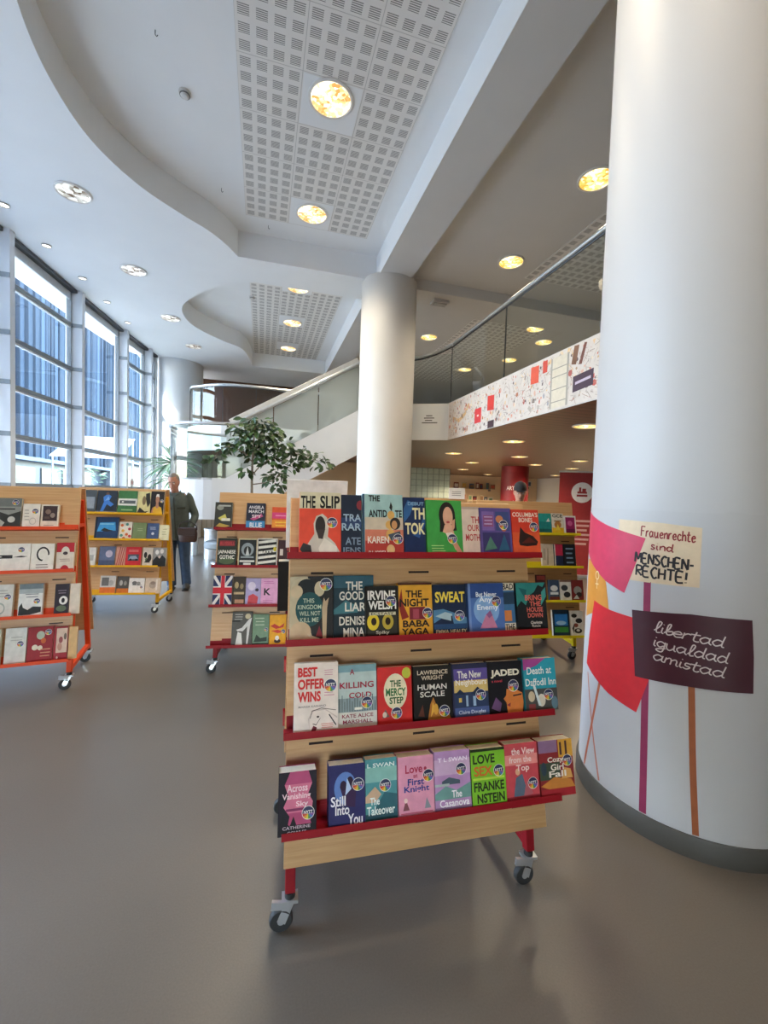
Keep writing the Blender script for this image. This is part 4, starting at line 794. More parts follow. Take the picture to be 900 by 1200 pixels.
Y_(2, .122, .172, .21, 'bright red book with grey car picture on mustard trolley', '#c52a30', [r('#4a4a52', .15, .28, .85, .62), p('#8f9aa4', (.2, .35), (.3, .52), (.65, .54), (.8, .38)), e('#1d1d20', .32, .34, .08, .06), e('#1d1d20', .7, .34, .08, .06), r('#d86a64', .2, .74, .8, .86)], ())
Y_(2, .305, .112, .205, 'cream book with black ink figures on mustard third shelf', '#d3c6b4', [e('#29251f', .3, .6, .16, .16), e('#29251f', .7, .45, .2, .2), e('#5a6a4a', .4, .36, .12, .1), p('#29251f', (.2, .2), (.5, .4), (.8, .2))], (), nf=.044)
Y_(2, .424, .145, .205, 'black and white crowd photo book at mustard third shelf end', '#8d8a86', [p('#1f1e1e', (0, .0), (.0, .3), (.3, .55), (.5, .4), (.7, .6), (1, .4), (1, 0)), e('#d9d6d0', .3, .75, .14, .12), e('#cfcac2', .66, .8, .14, .12), e('#d0b8a4', .5, .5, .08, .07)], (), t=.034)
Y_(3, -.122, .168, .188, 'orange footed grey photo book on lowest mustard shelf', '#c9c3b8', [r('#d5702c', 0, 0, 1, .36), r('#6a6864', .1, .44, .55, .9), e('#a9a49c', .7, .6, .16, .16)], ())
Y_(3, .055, .130, .180, 'dark photo book with orange base on lowest mustard shelf', '#55514c', [r('#c8702a', 0, 0, 1, .3), e('#a9a39a', .35, .62, .14, .16), e('#8f8a80', .7, .6, .12, .14)], (), nf=.044)
Y_(3, .190, .168, .160, 'white square book with grey sketch on lowest mustard shelf', '#e4dfd6', [e('#6a6864', .35, .68, .16, .12), e('#8d8a84', .6, .66, .14, .1), p('#4a4846', (.2, .58), (.8, .56), (.8, .52), (.2, .54))], (), (.8, .4, .014))
Y_(3, .364, .170, .160, 'beige book with faint portrait on lowest mustard shelf', '#cdb8a0', [e('#a89684', .5, .56, .24, .24), e('#8a7868', .5, .66, .16, .1), r('#e0d4c4', .7, .2, .8, .9)], ())

# red trolley behind the nearest one
RED = trolley((.148, 3.932), -7, '#860d18', 'plywood book trolley with dark red frame in front of the fig tree', OTHZ)
def R_(*a, **k): return book(RED, *a, group='books on the rear red trolley', **k)
R_(0, -.509, .140, .208, 'dark olive book with scattered pale letters, rear red trolley top left', '#3a3a34', [e('#8d8f84', .3, .8, .2, .1), p('#c8bd62', (.2, .4), (.6, .56), (.7, .4), (.4, .3)), r('#d8d2c0', .4, .3, .9, .4), p('#b9a04a', (.1, .1), (.3, .22), (.9, .12), (.5, .04)), r('#a9aaa0', .2, .84, .9, .9)], ())
R_(0, -.253, .155, .208, 'black book with white capitals over bright blue base, rear red trolley', '#23263a', [r('#3f86b8', 0, 0, 1, .32), p('#b24a78', (.2, .4), (.8, .6), (.9, .5), (.4, .34))], [('ANGELA', '#d9d6d8', .12, .78, .92, .90), ('MARCH', '#d9d6d8', .12, .62, .92, .74), ('SPY', '#e0c9d0', .3, .44, .8, .56), ('BLUE', '#dbe6ee', .2, .06, .85, .26)])
R_(0, -.040, .135, .178, 'orange and magenta book with yellow lettering, rear red trolley top', '#d4552c', [r('#cf3f78', 0, .5, 1, .76), r('#dc8a34', 0, .1, 1, .44)]+scribble(2, '#ecc74a', .2, .9, .12, .4, 31)+scribble(1, '#e08ab0', .2, .9, .55, .7, 32), ())
R_(1, -.469, .152, .214, 'dark green book with red and white block title, rear red trolley', '#232a22', [e('#4a5a3c', .5, .2, .4, .12), r('#7d2a2c', .1, .72, .9, .92)], [('JAPANESE', '#e4dfd4', .04, .42, .96, .58), ('GOTHIC', '#e4dfd4', .14, .26, .90, .40), ('RUSSELL', '#b2383c', .12, .76, .90, .88)])
R_(1, -.303, .150, .216, 'black book with arched silver ornament and cream border', '#cbb990', [r('#1c1e20', .06, .03, .97, .95), e('#8a9296', .5, .6, .34, .24), e('#1c1e20', .5, .56, .2, .16), p('#c0c4c4', (.4, .4), (.5, .72), (.6, .4)), r('#dcdad2', .1, .16, .9, .22), r('#dcdad2', .3, .06, .7, .13), r('#8a9296', .15, .3, .85, .36)], ())
R_(1, -.150, .165, .218, 'black book with slanted white title strips, rear red trolley', '#d8d4c8', [p('#1d1c1c', (.04, .04), (.04, .96), (.96, .96), (.96, .04))]+[p('#dcdad0', (.06, y), (.94, y+.08), (.94, y+.17), (.06, y+.09)) for y in (.08, .26, .44, .62, .80)]+[e('#c8b83a', .88, .62, .08, .08)], [('TAKE', '#232220', .22, .47, .8, .56)])
R_(1, .024, .13, .205, 'dark red and black book beside the white panel, rear red trolley', '#3a1c20', [r('#1f1517', 0, 0, 1, .3), r('#cfc3bb', .1, .42, .3, .66)], ())
R_(2, -.484, .150, .220, 'book with red white and blue union flag cover', '#e0d8d4', [p('#232a55', (.0, .64), (0, .92), (.3, .64)), p('#232a55', (.1, 1), (.38, 1), (.38, .72)), p('#232a55', (.62, 1), (.9, 1), (.62, .74)), p('#232a55', (1, .64), (1, .92), (.7, .64)), p('#232a55', (0, .36), (0, .08), (.3, .36)), p('#232a55', (.1, 0), (.38, 0), (.38, .28)), p('#232a55', (.62, 0), (.9, 0), (.62, .26)), p('#232a55', (1, .36), (1, .08), (.7, .36)), r('#c0202f', .4, 0, .6, 1), r('#c0202f', 0, .40, 1, .60)], ())
R_(2, -.331, .102, .212, 'dark brown book with tan lettering next to the union flag', '#3b2f22', [e('#a9926a', .3, .7, .16, .12), e('#8d7a58', .7, .66, .14, .1), r('#b39c78', .1, .38, .9, .46), r('#b98a6a', .2, .06, .9, .2)], (), nf=.044)
R_(2, -.226, .120, .200, 'lavender book with red coat figure, rear red trolley third shelf', '#a49ac0', [p('#c0454c', (.15, .05), (.2, .34), (.5, .42), (.85, .3), (.8, .05)), e('#cfc4d6', .4, .7, .26, .16), e('#3a2f40', .75, .56, .12, .06)], ())
R_(2, -.104, .138, .200, 'pale pink book with single black initial letter', '#d59cc0', scribble(2, '#b85a9a', .1, .8, .78, .9, 33)+scribble(2, '#c0709c', .1, .8, .06, .2, 34), [('K', '#26202a', .18, .36, .58, .62, .03)])
R_(3, -.319, .158, .246, 'black and white book with high heel shoe sketch', '#57554f', [p('#cfcdc8', (.22, .46), (.5, .52), (.85, .78), (.98, .82), (.9, .6), (.82, .04), (.74, .04), (.76, .56), (.55, .42), (.3, .42)), p('#dedbd4', (.2, .0), (.3, .4), (.48, .36), (.56, 0)), e('#c9bc9a', .78, .86, .14, .08), r('#2b2a28', 0, .7, .4, .74)]+scribble(3, '#b9b6ae', .1, .6, .74, .95, 35), ())
R_(3, -.156, .128, .224, 'sage green book with dark little scene, rear red trolley bottom', '#6f8a70', [p('#2c382e', (.1, .1), (.25, .34), (.5, .22), (.9, .26), (.9, .12)), r('#2f3a30', 0, 0, 1, .06)]+scribble(3, '#b3c0a6', .1, .85, .6, .92, 36), (), (.84, .5, .014))
R_(3, -.022, .132, .218, 'bright yellow orange book with red lettering, rear red trolley bottom', '#e0a01e', [p('#b8342a', (.05, .62), (.3, .7), (.6, .6), (.9, .72), (.85, .58), (.4, .52)), p('#c8412c', (.1, .46), (.5, .5), (.9, .42), (.5, .38)), e('#3a2a24', .5, .12, .2, .07), e('#e6ddd0', .48, .22, .12, .08)], (), (.84, .44, .016))

# yellow trolley behind the column
RY = trolley((2.492, 3.704), -9, '#d8c21c', 'plywood book trolley with lemon yellow shelves beside the painted column', OTHZ)
def Q_(*a, **k): return book(RY, *a, group='books on the lemon trolley', **k)
Q_(0, .098, .134, .183, 'teal green book, lemon trolley top shelf', '#1f7d7c', [r('#2a9a90', 0, .6, 1, 1), p('#dfe6e0', (.6, .6), (.8, .78), (.9, .6)), r('#155a60', 0, 0, 1, .25)], ())
Q_(0, .238, .118, .186, 'white and yellow book with black capitals, lemon trolley top', '#d9d2c2', [r('#dcb52a', 0, 0, 1, .32), e('#b0763c', .5, .46, .3, .16), p('#e2c84a', (.3, .2), (.5, .5), (.7, .2)), r('#8a6a3a', .2, .6, .8, .66)], [('GCE', '#23211f', .06, .80, .94, .96, .02)])
Q_(0, .361, .125, .165, 'magenta book with white border, lemon trolley top right', '#e4dfdd', [r('#93225c', .14, .08, .90, .92), e('#c25a8c', .5, .6, .2, .14), r('#6a1a4a', .14, .08, .9, .3)], ())
Q_(1, .118, .116, .200, 'beige book with stick drawing, lemon trolley second shelf', '#c9b8a0', [p('#8a7a68', (.4, .1), (.5, .8), (.56, .8), (.5, .1)), r('#b0a08c', .1, .3, .3, .8)], ())
Q_(1, .243, .086, .198, 'crimson and navy book, lemon trolley second shelf', '#232c48', [r('#b82c48', 0, .5, 1, 1), r('#d8d4cc', 0, 0, .12, 1)], ())
Q_(1, .338, .120, .200, 'black book with pale blue lettering, lemon trolley second shelf', '#1d2026', scribble(4, '#7a93a8', .15, .85, .1, .9, 41), ())
Q_(2, .050, .100, .222, 'dark brown book standing behind others on lemon third shelf', '#4a2622', [r('#8d3a34', .1, .8, .9, .96)], (), nf=.030, t=.014)
Q_(2, .166, .100, .175, 'blue and white photo book, lemon trolley third shelf', '#3a4a60', [e('#d8dada', .5, .6, .36, .14), r('#6a2f2c', 0, 0, 1, .2), r('#d9dcdc', .1, .3, .9, .42)], (), nf=.052)
Q_(2, .276, .112, .175, 'white photo book of black cars, lemon trolley third shelf', '#d6d2ca', [e('#3a3c40', .4, .62, .3, .14), e('#2c2d30', .6, .3, .3, .14), r('#8a6a5c', 0, .9, 1, 1)], ())
Q_(2, .393, .118, .175, 'dark red and grey photo book, right end of lemon third shelf', '#7a2a28', [e('#8f8c86', .5, .5, .34, .2), e('#3a2a2a', .6, .3, .24, .12), p('#c9c2b8', (.1, .1), (.4, .3), (.6, .1))], ())
Q_(3, .182, .164, .216, 'blue seascape book with green shore, lemon trolley bottom shelf', '#1c3040', [p('#2f78c0', (.12, .4), (.12, .84), (.9, .84), (.9, .4)), r('#3f8a3a', .1, .14, .92, .34), e('#9cc4dc', .5, .5, .3, .08)], (), spine='#d8d6d0')
Q_(3, .358, .128, .208, 'black and white swirl pattern book, lemon trolley bottom shelf', '#d8d2c6', [e('#2b2826', .3, .8, .22, .08), e('#2b2826', .65, .6, .26, .1), e('#8a4a3a', .4, .42, .18, .08), e('#2b2826', .55, .2, .3, .1), e('#d8d2c6', .55, .22, .14, .05), p('#2b2826', (.1, .3), (.3, .5), (.2, .1))], ())
BACK = trolley((1.98, 4.95), -9, '#d8c21c', 'plywood trolley hidden behind the nearest one, only its top edge showing', OTHZ)
crd = MB(); crd.box((-.10, -.004, 0), (.10, .004, .135), mat('#e2dedb', .6)); crd.box((-.10, -.03, 0), (.10, .03, .003), mat('#e2dedb', .6))
for q in range(3): crd.box((-.065, -.0048, .04+q*.022), (.05, -.004, .048+q*.022), mat('#8a8784', .6))
o = crd.build('shelf_sign'); o.location = (2.32, 4.83, 1.494); o.rotation_euler = (0, 0, R(-9)); tag(o, 'small white card sign standing on a trolley top left of the lemon trolley', 'sign')
# ---------------------------------------------------------------- lamps in the ceilings
def reflector_mat(name, cols, strength, facets=26):
    m, n, l, b = nodemat(name)
    tc = n.new('ShaderNodeTexCoord'); sp = n.new('ShaderNodeSeparateXYZ'); l.new(tc.outputs['Object'], sp.inputs[0])
    at = n.new('ShaderNodeMath'); at.operation = 'ARCTAN2'; l.new(sp.outputs[1], at.inputs[0]); l.new(sp.outputs[0], at.inputs[1])
    mu = n.new('ShaderNodeMath'); mu.operation = 'MULTIPLY'; l.new(at.outputs[0], mu.inputs[0]); mu.inputs[1].default_value = 2.0
    si = n.new('ShaderNodeMath'); si.operation = 'SINE'; l.new(mu.outputs[0], si.inputs[0])
    vo = n.new('ShaderNodeTexVoronoi'); vo.inputs['Scale'].default_value = facets; l.new(tc.outputs['Object'], vo.inputs['Vector'])
    ad = n.new('ShaderNodeMath'); ad.operation = 'MULTIPLY_ADD'; l.new(si.outputs[0], ad.inputs[0]); ad.inputs[1].default_value = .28; 
    sv = n.new('ShaderNodeSeparateColor'); l.new(vo.outputs['Color'], sv.inputs[0]); l.new(sv.outputs[0], ad.inputs[2])
    cr = n.new('ShaderNodeValToRGB'); el = cr.color_ramp.elements
    el[0].color = lin(cols[0]); el[0].position = .05; el[1].color = lin(cols[2]); el[1].position = .95; x = el.new(.5); x.color = lin(cols[1])
    l.new(ad.outputs[0], cr.inputs[0]); l.new(cr.outputs[0], b.inputs['Emission Color']); b.inputs['Emission Strength'].default_value = strength
    l.new(cr.outputs[0], b.inputs['Base Color']); b.inputs['Roughness'].default_value = .2; b.inputs['Metallic'].default_value = .8
    return m
WARMREF = reflector_mat('lit_reflector', ('#b98a4c', '#f0d49a', '#fff8e4'), 1.35)
YELREF = reflector_mat('lit_amber_reflector', ('#c4953c', '#f2cf78', '#fff4cc'), 1.3)
DIMREF = reflector_mat('dim_reflector', ('#5a4632', '#b9b4ab', '#f6f4ee'), .55, 14)  # weak glow put into unlit reflectors for their bright patches
SPOTREF = reflector_mat('small_spot_reflector', ('#d8d2c4', '#fff8e8', '#ffffff'), 1.6)
RING = mat('#e2e0dc', .4); RINGM = mat('#a9a7a2', .3, .9)
def ceiling_lamp(x, y, z, d, label, ref, watt=0, group='round recessed ceiling lamps', ring=RING, col=(1, .83, .6), lamps=2):
    t = empty('ceiling_lamp', (x, y, z)); tag(t, label, 'ceiling lamp', group); q = d/2
    mb = MB(); mb.lathe([(q, .0), (q, -.012), (q*.93, -.018), (q*.88, -.012), (q*.88, .0)], ring, 40); mb.build('trim_ring', parent=t, smooth=True)
    mb = MB(); mb.lathe([(q*.88, -.008), (q*.62, .0-.004), (q*.3, -.0015), (0, -.001)], ref, 40); mb.build('reflector', parent=t, smooth=True)
    if d > .3:
        mb = MB()
        for s_ in ((-1, 1) if lamps == 2 else (0,)): mb.tube([(s_*q*.2-.04, 0, -.012), (s_*q*.2+.04, 0, -.012)], .012, ref, 8)
        mb.build('bulb', parent=t, smooth=True)
    if watt: lamp('lamp_light', 'SPOT', (0, 0, -.06), watt, col, q*1.0, aim=(0, 0, -1), spot=140, parent=t)
    return t
for (x, y), nm in zip(((.62, -1.1), (.62, .85), (.62, 2.79), (.627, 4.729), (.648, 6.687), (.645, 9.134), (.653, 11.032), (.664, 13.009)),
    ('unseen amber lamp added behind the camera as fill light', 'unseen amber lamp added straight above the camera as fill light', 'unseen amber lamp added above the nearest trolley as fill light', 'large round amber lamp in the perforated ceiling, nearest to the camera', 'second round amber lamp, at the far edge of the nearer perforated ceiling', 'round lamp with two bulbs at the near edge of the far perforated ceiling', 'middle round lamp of the far perforated ceiling', 'farthest round lamp of the far perforated ceiling')):
    ceiling_lamp(x, y, 5.706, .48, nm, WARMREF, 165 if y < 3 else 190)  # lamps nearest the camera are unseen, added to brighten the front trolley
for (x, y), nm in zip(((3.90, 4.54), (3.96, 6.51), (3.95, 10.17), (6.06, 8.79), (6.78, 9.46), (6.02, 12.30), (6.77, 11.0)),
    ('round amber lamp in the grey ceiling at the edge of the painted column', 'round amber lamp in the grey ceiling above the gallery handrail', 'round amber lamp just right of the central column', 'amber lamp seen through gallery glass, upper right', 'amber lamp seen through gallery glass nearest the column edge', 'amber lamp seen through gallery glass, lowest left', 'amber lamp seen through gallery glass, above the sign wall')):
    ceiling_lamp(x, y, 5.498, .44, nm, YELREF, 150)
for (x, y), nm in zip(((-2.42, 6.61), (-2.23, 8.575), (-2.03, 10.656), (-1.82, 12.51)),
    ('large unlit silver reflector lamp in the low white ceiling, nearest', 'second silver reflector lamp in the low white ceiling', 'third silver reflector lamp left of the curved far recess', 'farthest silver reflector lamp near the white round pillar')):
    ceiling_lamp(x, y, 5.299, .42, nm, DIMREF, 0, 'silver reflector lamps')
for k_, (x, y) in enumerate(((-3.448, 7.20), (-3.358, 8.18), (-3.224, 9.21), (-3.131, 10.2), (-3.046, 11.29))):
    ceiling_lamp(x, y, 5.299, .13, ('small white spot above the windows, at the picture edge', 'small white spot above the first window bay', 'small white spot above the fin after the first window bay', 'small white spot above the second window bay', 'farthest small white spot above the windows')[k_], SPOTREF, 0, 'small spots along the windows', RINGM)
for k_, (x, y) in enumerate(((4.53, 7.09), (4.54, 9.73), (6.30, 9.57), (8.15, 11.5), (6.23, 12.0), (8.24, 9.68), (4.48, 5.14), (7.5, 15.16), (10.0, 12.1), (9.97, 17.6), (12.3, 15.9))):
    ceiling_lamp(x, y, 2.598, .42, ('round lamp under the gallery nearest the mural edge', 'round lamp under the gallery close to central column', 'round lamp under the gallery nearer than the red pillar, above desk', 'round lamp under the gallery just in front of the red pillar', 'round lamp under the gallery just left of the red pillar top', 'round lamp under the gallery right of red pillar', 'round lamp under the gallery at the painted column edge', 'far round lamp between glass blocks and red pillar', 'far round lamp right of the red pillar', 'farthest lamp low behind the red pillar', 'farthest lamp near the roll up banner')[k_], YELREF, 190 if y < 12 else 420, 'round lamps under the gallery', col=(1, .76, .5))
def detector(x, y, z, label):
    mb = MB(); mb.lathe([(0, -.055), (.03, -.055), (.045, -.04), (.05, -.022), (.06, -.02), (.06, 0), (0, 0)], mat('#d8d6d2', .5), 24)
    o = mb.build('smoke_detector', smooth=True, loc=(x, y, z)); tag(o, label, 'smoke detector')
    mb = MB(); mb.lathe([(.0515, -.038), (.0525, -.036), (.0525, -.03), (.0515, -.028)], mat('#6b6966', .6), 24); mb.build('vent_ring', parent=o)
detector(-.865, 5.14, 5.715, 'white smoke detector on the smooth ceiling left of the perforated tiles')
detector(-.28, 9.9, 5.715, 'white smoke detector in the far curved recess')
mb = MB(); mb.box((-.16, -.10, -.06), (.16, .10, 0), mat('#c9c7c3', .5)); mb.box((-.13, -.07, -.075), (.13, .07, -.06), mat('#aaa8a4', .5)); o = mb.build('access_point', bevel=.01, loc=(3.25, 7.85, 5.30)); tag(o, 'flat white box under the grey cross beam beside the central column', 'wireless box')
for x, y, lab in ((-1.02, 4.55, 'tiny hook on the smooth ceiling above smoke detector'), (-.62, 6.55, 'tiny hook on the smooth ceiling near the curved edge'), (.02, 7.2, 'tiny hook at the end of the perforated tiles')):
    mb = MB(); mb.tube([(0, 0, 0), (0, 0, -.04), (.012, 0, -.055), (.02, 0, -.04)], .004, DARKSTEEL, 6); o = mb.build('ceiling_hook', loc=(x, y, 5.712)); tag(o, lab, 'hook')

# ---------------------------------------------------------------- under the gallery, far away
mb = MB(); bkm = slat_mat('glass_block', '#7f8f86', '#b4c4ba', 0, .2)
gb = MB(); gb.box((4.3, 13.3, .3), (6.1, 13.42, 2.45), mat('#aebdb4', .25))
for i in range(10): gb.box((4.3+i*.2-.006, 13.285, .3), (4.3+i*.2+.006, 13.3, 2.45), mat('#6d7a73', .6))
for j in range(12): gb.box((4.3, 13.285, .3+j*.195-.006), (6.1, 13.3, .3+j*.195+.006), mat('#6d7a73', .6))
gb.box((4.3, 13.3, 0), (6.1, 13.42, .3), WALLB); o = gb.build('glass_block_screen'); tag(o, 'pale green glass block screen right of the central column', 'glass block wall')
SHW = mat('#d9c4a4', .6)
cols_ = ['#7d2a28', '#c9a05a', '#dcd6cc', '#3f5a7a', '#8a6a4c', '#5a7a5a', '#2c2a2c', '#b8482f', '#c8b89a']
def wall_shelf(x, y, z, w_, lab):
    sh = empty('wall_shelf', (x, y, z)); tag(sh, lab, 'wall shelf', 'shelves on the warm back wall')
    mb = MB(); mb.box((-w_/2, -.14, -.02), (w_/2, .14, .0), SHW); mb.build('board', parent=sh, bevel=.003)
    for s_ in (-1, 1):
        mb = MB(); mb.box((s_*w_*.35-.01, -.10, -.10), (s_*w_*.35+.01, .14, -.02), DARKSTEEL); mb.build('bracket', parent=sh)
    xx = -w_/2+.05; i = 0
    while xx < w_/2-.2:
        bw_, bh = rnd.uniform(.13, .26), rnd.uniform(.2, .32); c = rnd.choice(cols_); c2 = rnd.choice(cols_)
        mb = MB(); mb.box((0, -.02, 0), (bw_, .01, bh), mat(c, .5)); mb.box((.03, -.022, .05), (bw_-.03, -.02, bh-.06), mat(c2, .5)); o = mb.build('display_book', loc=(x+xx, y-.02, z)); 
        tag(o, 'face out book on a shelf of the warm back wall', 'book', 'face out books on the back wall shelves'); xx += bw_+rnd.uniform(.03, .22); i += 1
for k_, (x, y, z, w_) in enumerate(((7.4, 19.25, 1.95, 2.2), (7.4, 19.25, 1.35, 2.2), (10.2, 19.25, 1.95, 2.4), (10.2, 19.25, 1.35, 2.4), (12.6, 19.25, 1.65, 1.8), (12.6, 19.25, 2.15, 1.8))):
    wall_shelf(x, y, z, w_, ('upper shelf of books left of the red pillar', 'lower shelf of books left of the red pillar', 'upper shelf of books behind the red pillar', 'lower shelf of books behind the red pillar', 'lower shelf of books near the roll up banner', 'upper shelf of books near the roll up banner')[k_])
# service desk with a dark leafy plant and chairs' backs
dk = empty('service_desk', (6.6, 11.5, 0)); tag(dk, 'long pale desk under the gallery left of the red pillar', 'desk')
mb = MB(); mb.box((-1.3, -.4, .0), (1.3, .3, 1.05), SHW); mb.build('front_panel', parent=dk); mb = MB(); mb.box((-1.35, -.45, 1.05), (1.35, .35, 1.10), WHITE); mb.build('desk_top', parent=dk, bevel=.005)
# roll-up banner with round white emblem
bn = empty('rollup_banner', (6.05, 7.0, 0), R(-25)); tag(bn, 'dark red roll up banner with round white emblem beside painted column', 'banner')
mb = MB(); mb.box((-.43, -.004, .06), (.43, .004, 2.08), mat('#8f2a2c', .5)); mb.build('banner_sheet', parent=bn)
mb = MB(); mb.lathe([(0, -.0065), (.20, -.0065), (.20, -.004), (0, -.004)], mat('#dcd6d2', .5), 40, Matrix.Translation((0, 0, 1.68)) @ Matrix.Rotation(R(90), 4, 'X') @ Matrix.Translation((0, 0, .0105)))
for q, (a, b_, c, d_) in enumerate(((-.09, 1.66, .09, 1.70), (-.06, 1.70, -.02, 1.78), (.0, 1.70, .07, 1.76), (-.1, 1.60, .1, 1.64))): mb.box((a, -.008, b_), (c, -.0068, d_), mat('#8f2a2c', .5))
mb.build('round_emblem', parent=bn)
mb = MB()
for q in range(6): mb.box((-.2, -.0055, 1.10-q*.09), (.2-.04*(q % 3), -.004, 1.14-q*.09), mat('#c9a09a', .5))
mb.build('print_lines', parent=bn)
mb = MB(); mb.box((-.45, -.09, 0), (.45, .09, .06), STEEL); mb.build('base', parent=bn, bevel=.01); mb = MB(); mb.box((-.44, -.012, 2.07), (.44, .012, 2.10), STEEL); mb.build('top_bar', parent=bn)

# low round bench and metal bin under the landing
mb = MB(); mb.lathe([(.0, .30), (.30, .30), (.34, .33), (.34, .42), (.31, .45), (0, .45)], mat('#8b9398', .6), 40); mb.lathe([(.06, .02), (.06, .30)], STEEL, 20); mb.lathe([(0, 0), (.22, 0), (.22, .02), (0, .02)], STEEL, 32)
o = mb.build('round_stool', smooth=True, loc=(-.78, 9.4, 0)); tag(o, 'low round grey stool on bright floor behind the standing man', 'stool')
mb = MB(); mb.lathe([(.21, 0), (.21, .62), (.22, .63), (.22, .66), (.19, .66), (.19, .1), (0, .1)], STEEL, 36); o = mb.build('metal_planter', smooth=True, loc=(-.98, 10.0, 0)); tag(o, 'shiny steel cylinder bin standing under the white landing', 'bin')

# ---------------------------------------------------------------- plants
LEAF = [mat(c, .45, var=.15, scale=30) for c in ('#34502a', '#294321', '#456632', '#22381c')]
def leaf(mb, pos, d, nrm, L, W, m):
    d = d.normalized(); s_ = d.cross(nrm).normalized(); n_ = s_.cross(d)
    P = [(0, 0, 0), (.3, .40, .06), (.62, .46, .05), (1, 0, -.10), (.62, -.46, .05), (.3, -.40, .06), (.32, 0, .0), (.64, 0, -.02)]
    mb.add([pos+d*(a*L)+s_*(b_*W)+n_*(c*L) for a, b_, c in P], [(0, 6, 1), (1, 6, 7, 2), (2, 7, 3), (0, 5, 6), (5, 4, 7, 6), (4, 3, 7)], m)
ft = empty('fig_tree', (-.12, 6.0, 0)); tag(ft, 'potted fig tree with dark glossy leaves behind the rear red trolley', 'potted tree')
mb = MB(); mb.lathe([(.17, 0), (.24, .42), (.26, .44), (.26, .47), (.23, .47), (.22, .40), (0, .40)], mat('#5c5a57', .6), 36); mb.build('pot', parent=ft, smooth=True)
mb = MB(); mb.lathe([(0, .415), (.22, .405)], mat('#3a2a20', .9), 24); mb.build('soil', parent=ft)
fo = Vector((-.12, 6, 0)); BARK = mat('#75695c', .8)
limbs = [[(0, 0, .40), (.012, 0, 1.0), (-.01, .02, 1.5), (-.008, 0, 1.86), (.0, .0, 2.1), (.02, .02, 2.40)],
 [(-.008, 0, 1.90), (-.10, -.04, 2.0), (-.18, .02, 2.22), (-.14, .05, 2.42)], [(-.10, -.04, 2.0), (-.26, -.05, 2.08), (-.40, -.03, 2.04), (-.48, 0, 1.92)],
 [(-.008, 0, 1.72), (.12, .05, 1.88), (.30, .06, 2.0), (.48, .05, 2.05), (.66, .02, 2.02), (.92, 0, 1.94)], [(.0, 0, 2.05), (.14, .05, 2.2), (.30, .03, 2.3), (.40, .02, 2.26)],
 [(0, 0, 1.60), (.12, -.04, 1.62), (.26, -.05, 1.66), (.38, -.03, 1.78)], [(0, 0, 1.95), (.1, .15, 2.15), (.12, .25, 2.3)], [(.30, .06, 2.0), (.42, .1, 1.9), (.55, .1, 1.86)]]
mb = MB()
for i, lb in enumerate(limbs):
    P_ = catmull(lb, 5); r0 = .022 if i == 0 else .009; mb.tube(P_, [r0*(1-.65*j/len(P_)) for j in range(len(P_))], BARK, 8)
mb.build('trunk', parent=ft, smooth=True)
mb = MB(); q = random.Random(11)
clusters = [((.05, 0, 2.34), .20, .13, 70), ((-.12, 0, 2.20), .20, .16, 60), ((.18, .02, 2.20), .22, .16, 70), ((.02, 0, 2.05), .22, .10, 40), ((.40, .03, 2.12), .14, .10, 30), ((-.34, -.02, 2.10), .10, .08, 14), ((-.46, 0, 1.93), .09, .07, 12),
  ((.56, .03, 2.04), .16, .10, 32), ((.80, 0, 1.97), .15, .09, 34), ((.95, 0, 1.92), .07, .06, 10), ((.30, -.03, 1.66), .12, .11, 30), ((.36, -.02, 1.78), .09, .09, 14), ((-.10, 0, 1.80), .08, .08, 12), ((.20, .0, 1.95), .12, .10, 18), ((.10, 0, 2.42), .16, .06, 18), ((.52, .05, 1.88), .1, .07, 12)]
for (cx, cy, cz), rr, rz_, n_ in clusters:
    for _ in range(int(n_*1.35)):
        a = q.uniform(0, 6.283); rad = rr*math.sqrt(q.random()); pos = Vector((cx+rad*math.cos(a), cy+rad*.8*math.sin(a), cz+q.uniform(-1, 1)*rz_))
        d = Vector((math.cos(a)*.7+q.uniform(-.5, .5), math.sin(a)*.7+q.uniform(-.5, .5), q.uniform(-.9, .25))); nn = Vector((q.uniform(-.5, .5), q.uniform(-.9, .1), q.uniform(.2, 1)))
        L = q.uniform(.085, .13); leaf(mb, pos, d, nn, L, L*.55, q.choice(LEAF))
mb.build('foliage', parent=ft, smooth=False, normals=False)['kind'] = 'stuff'

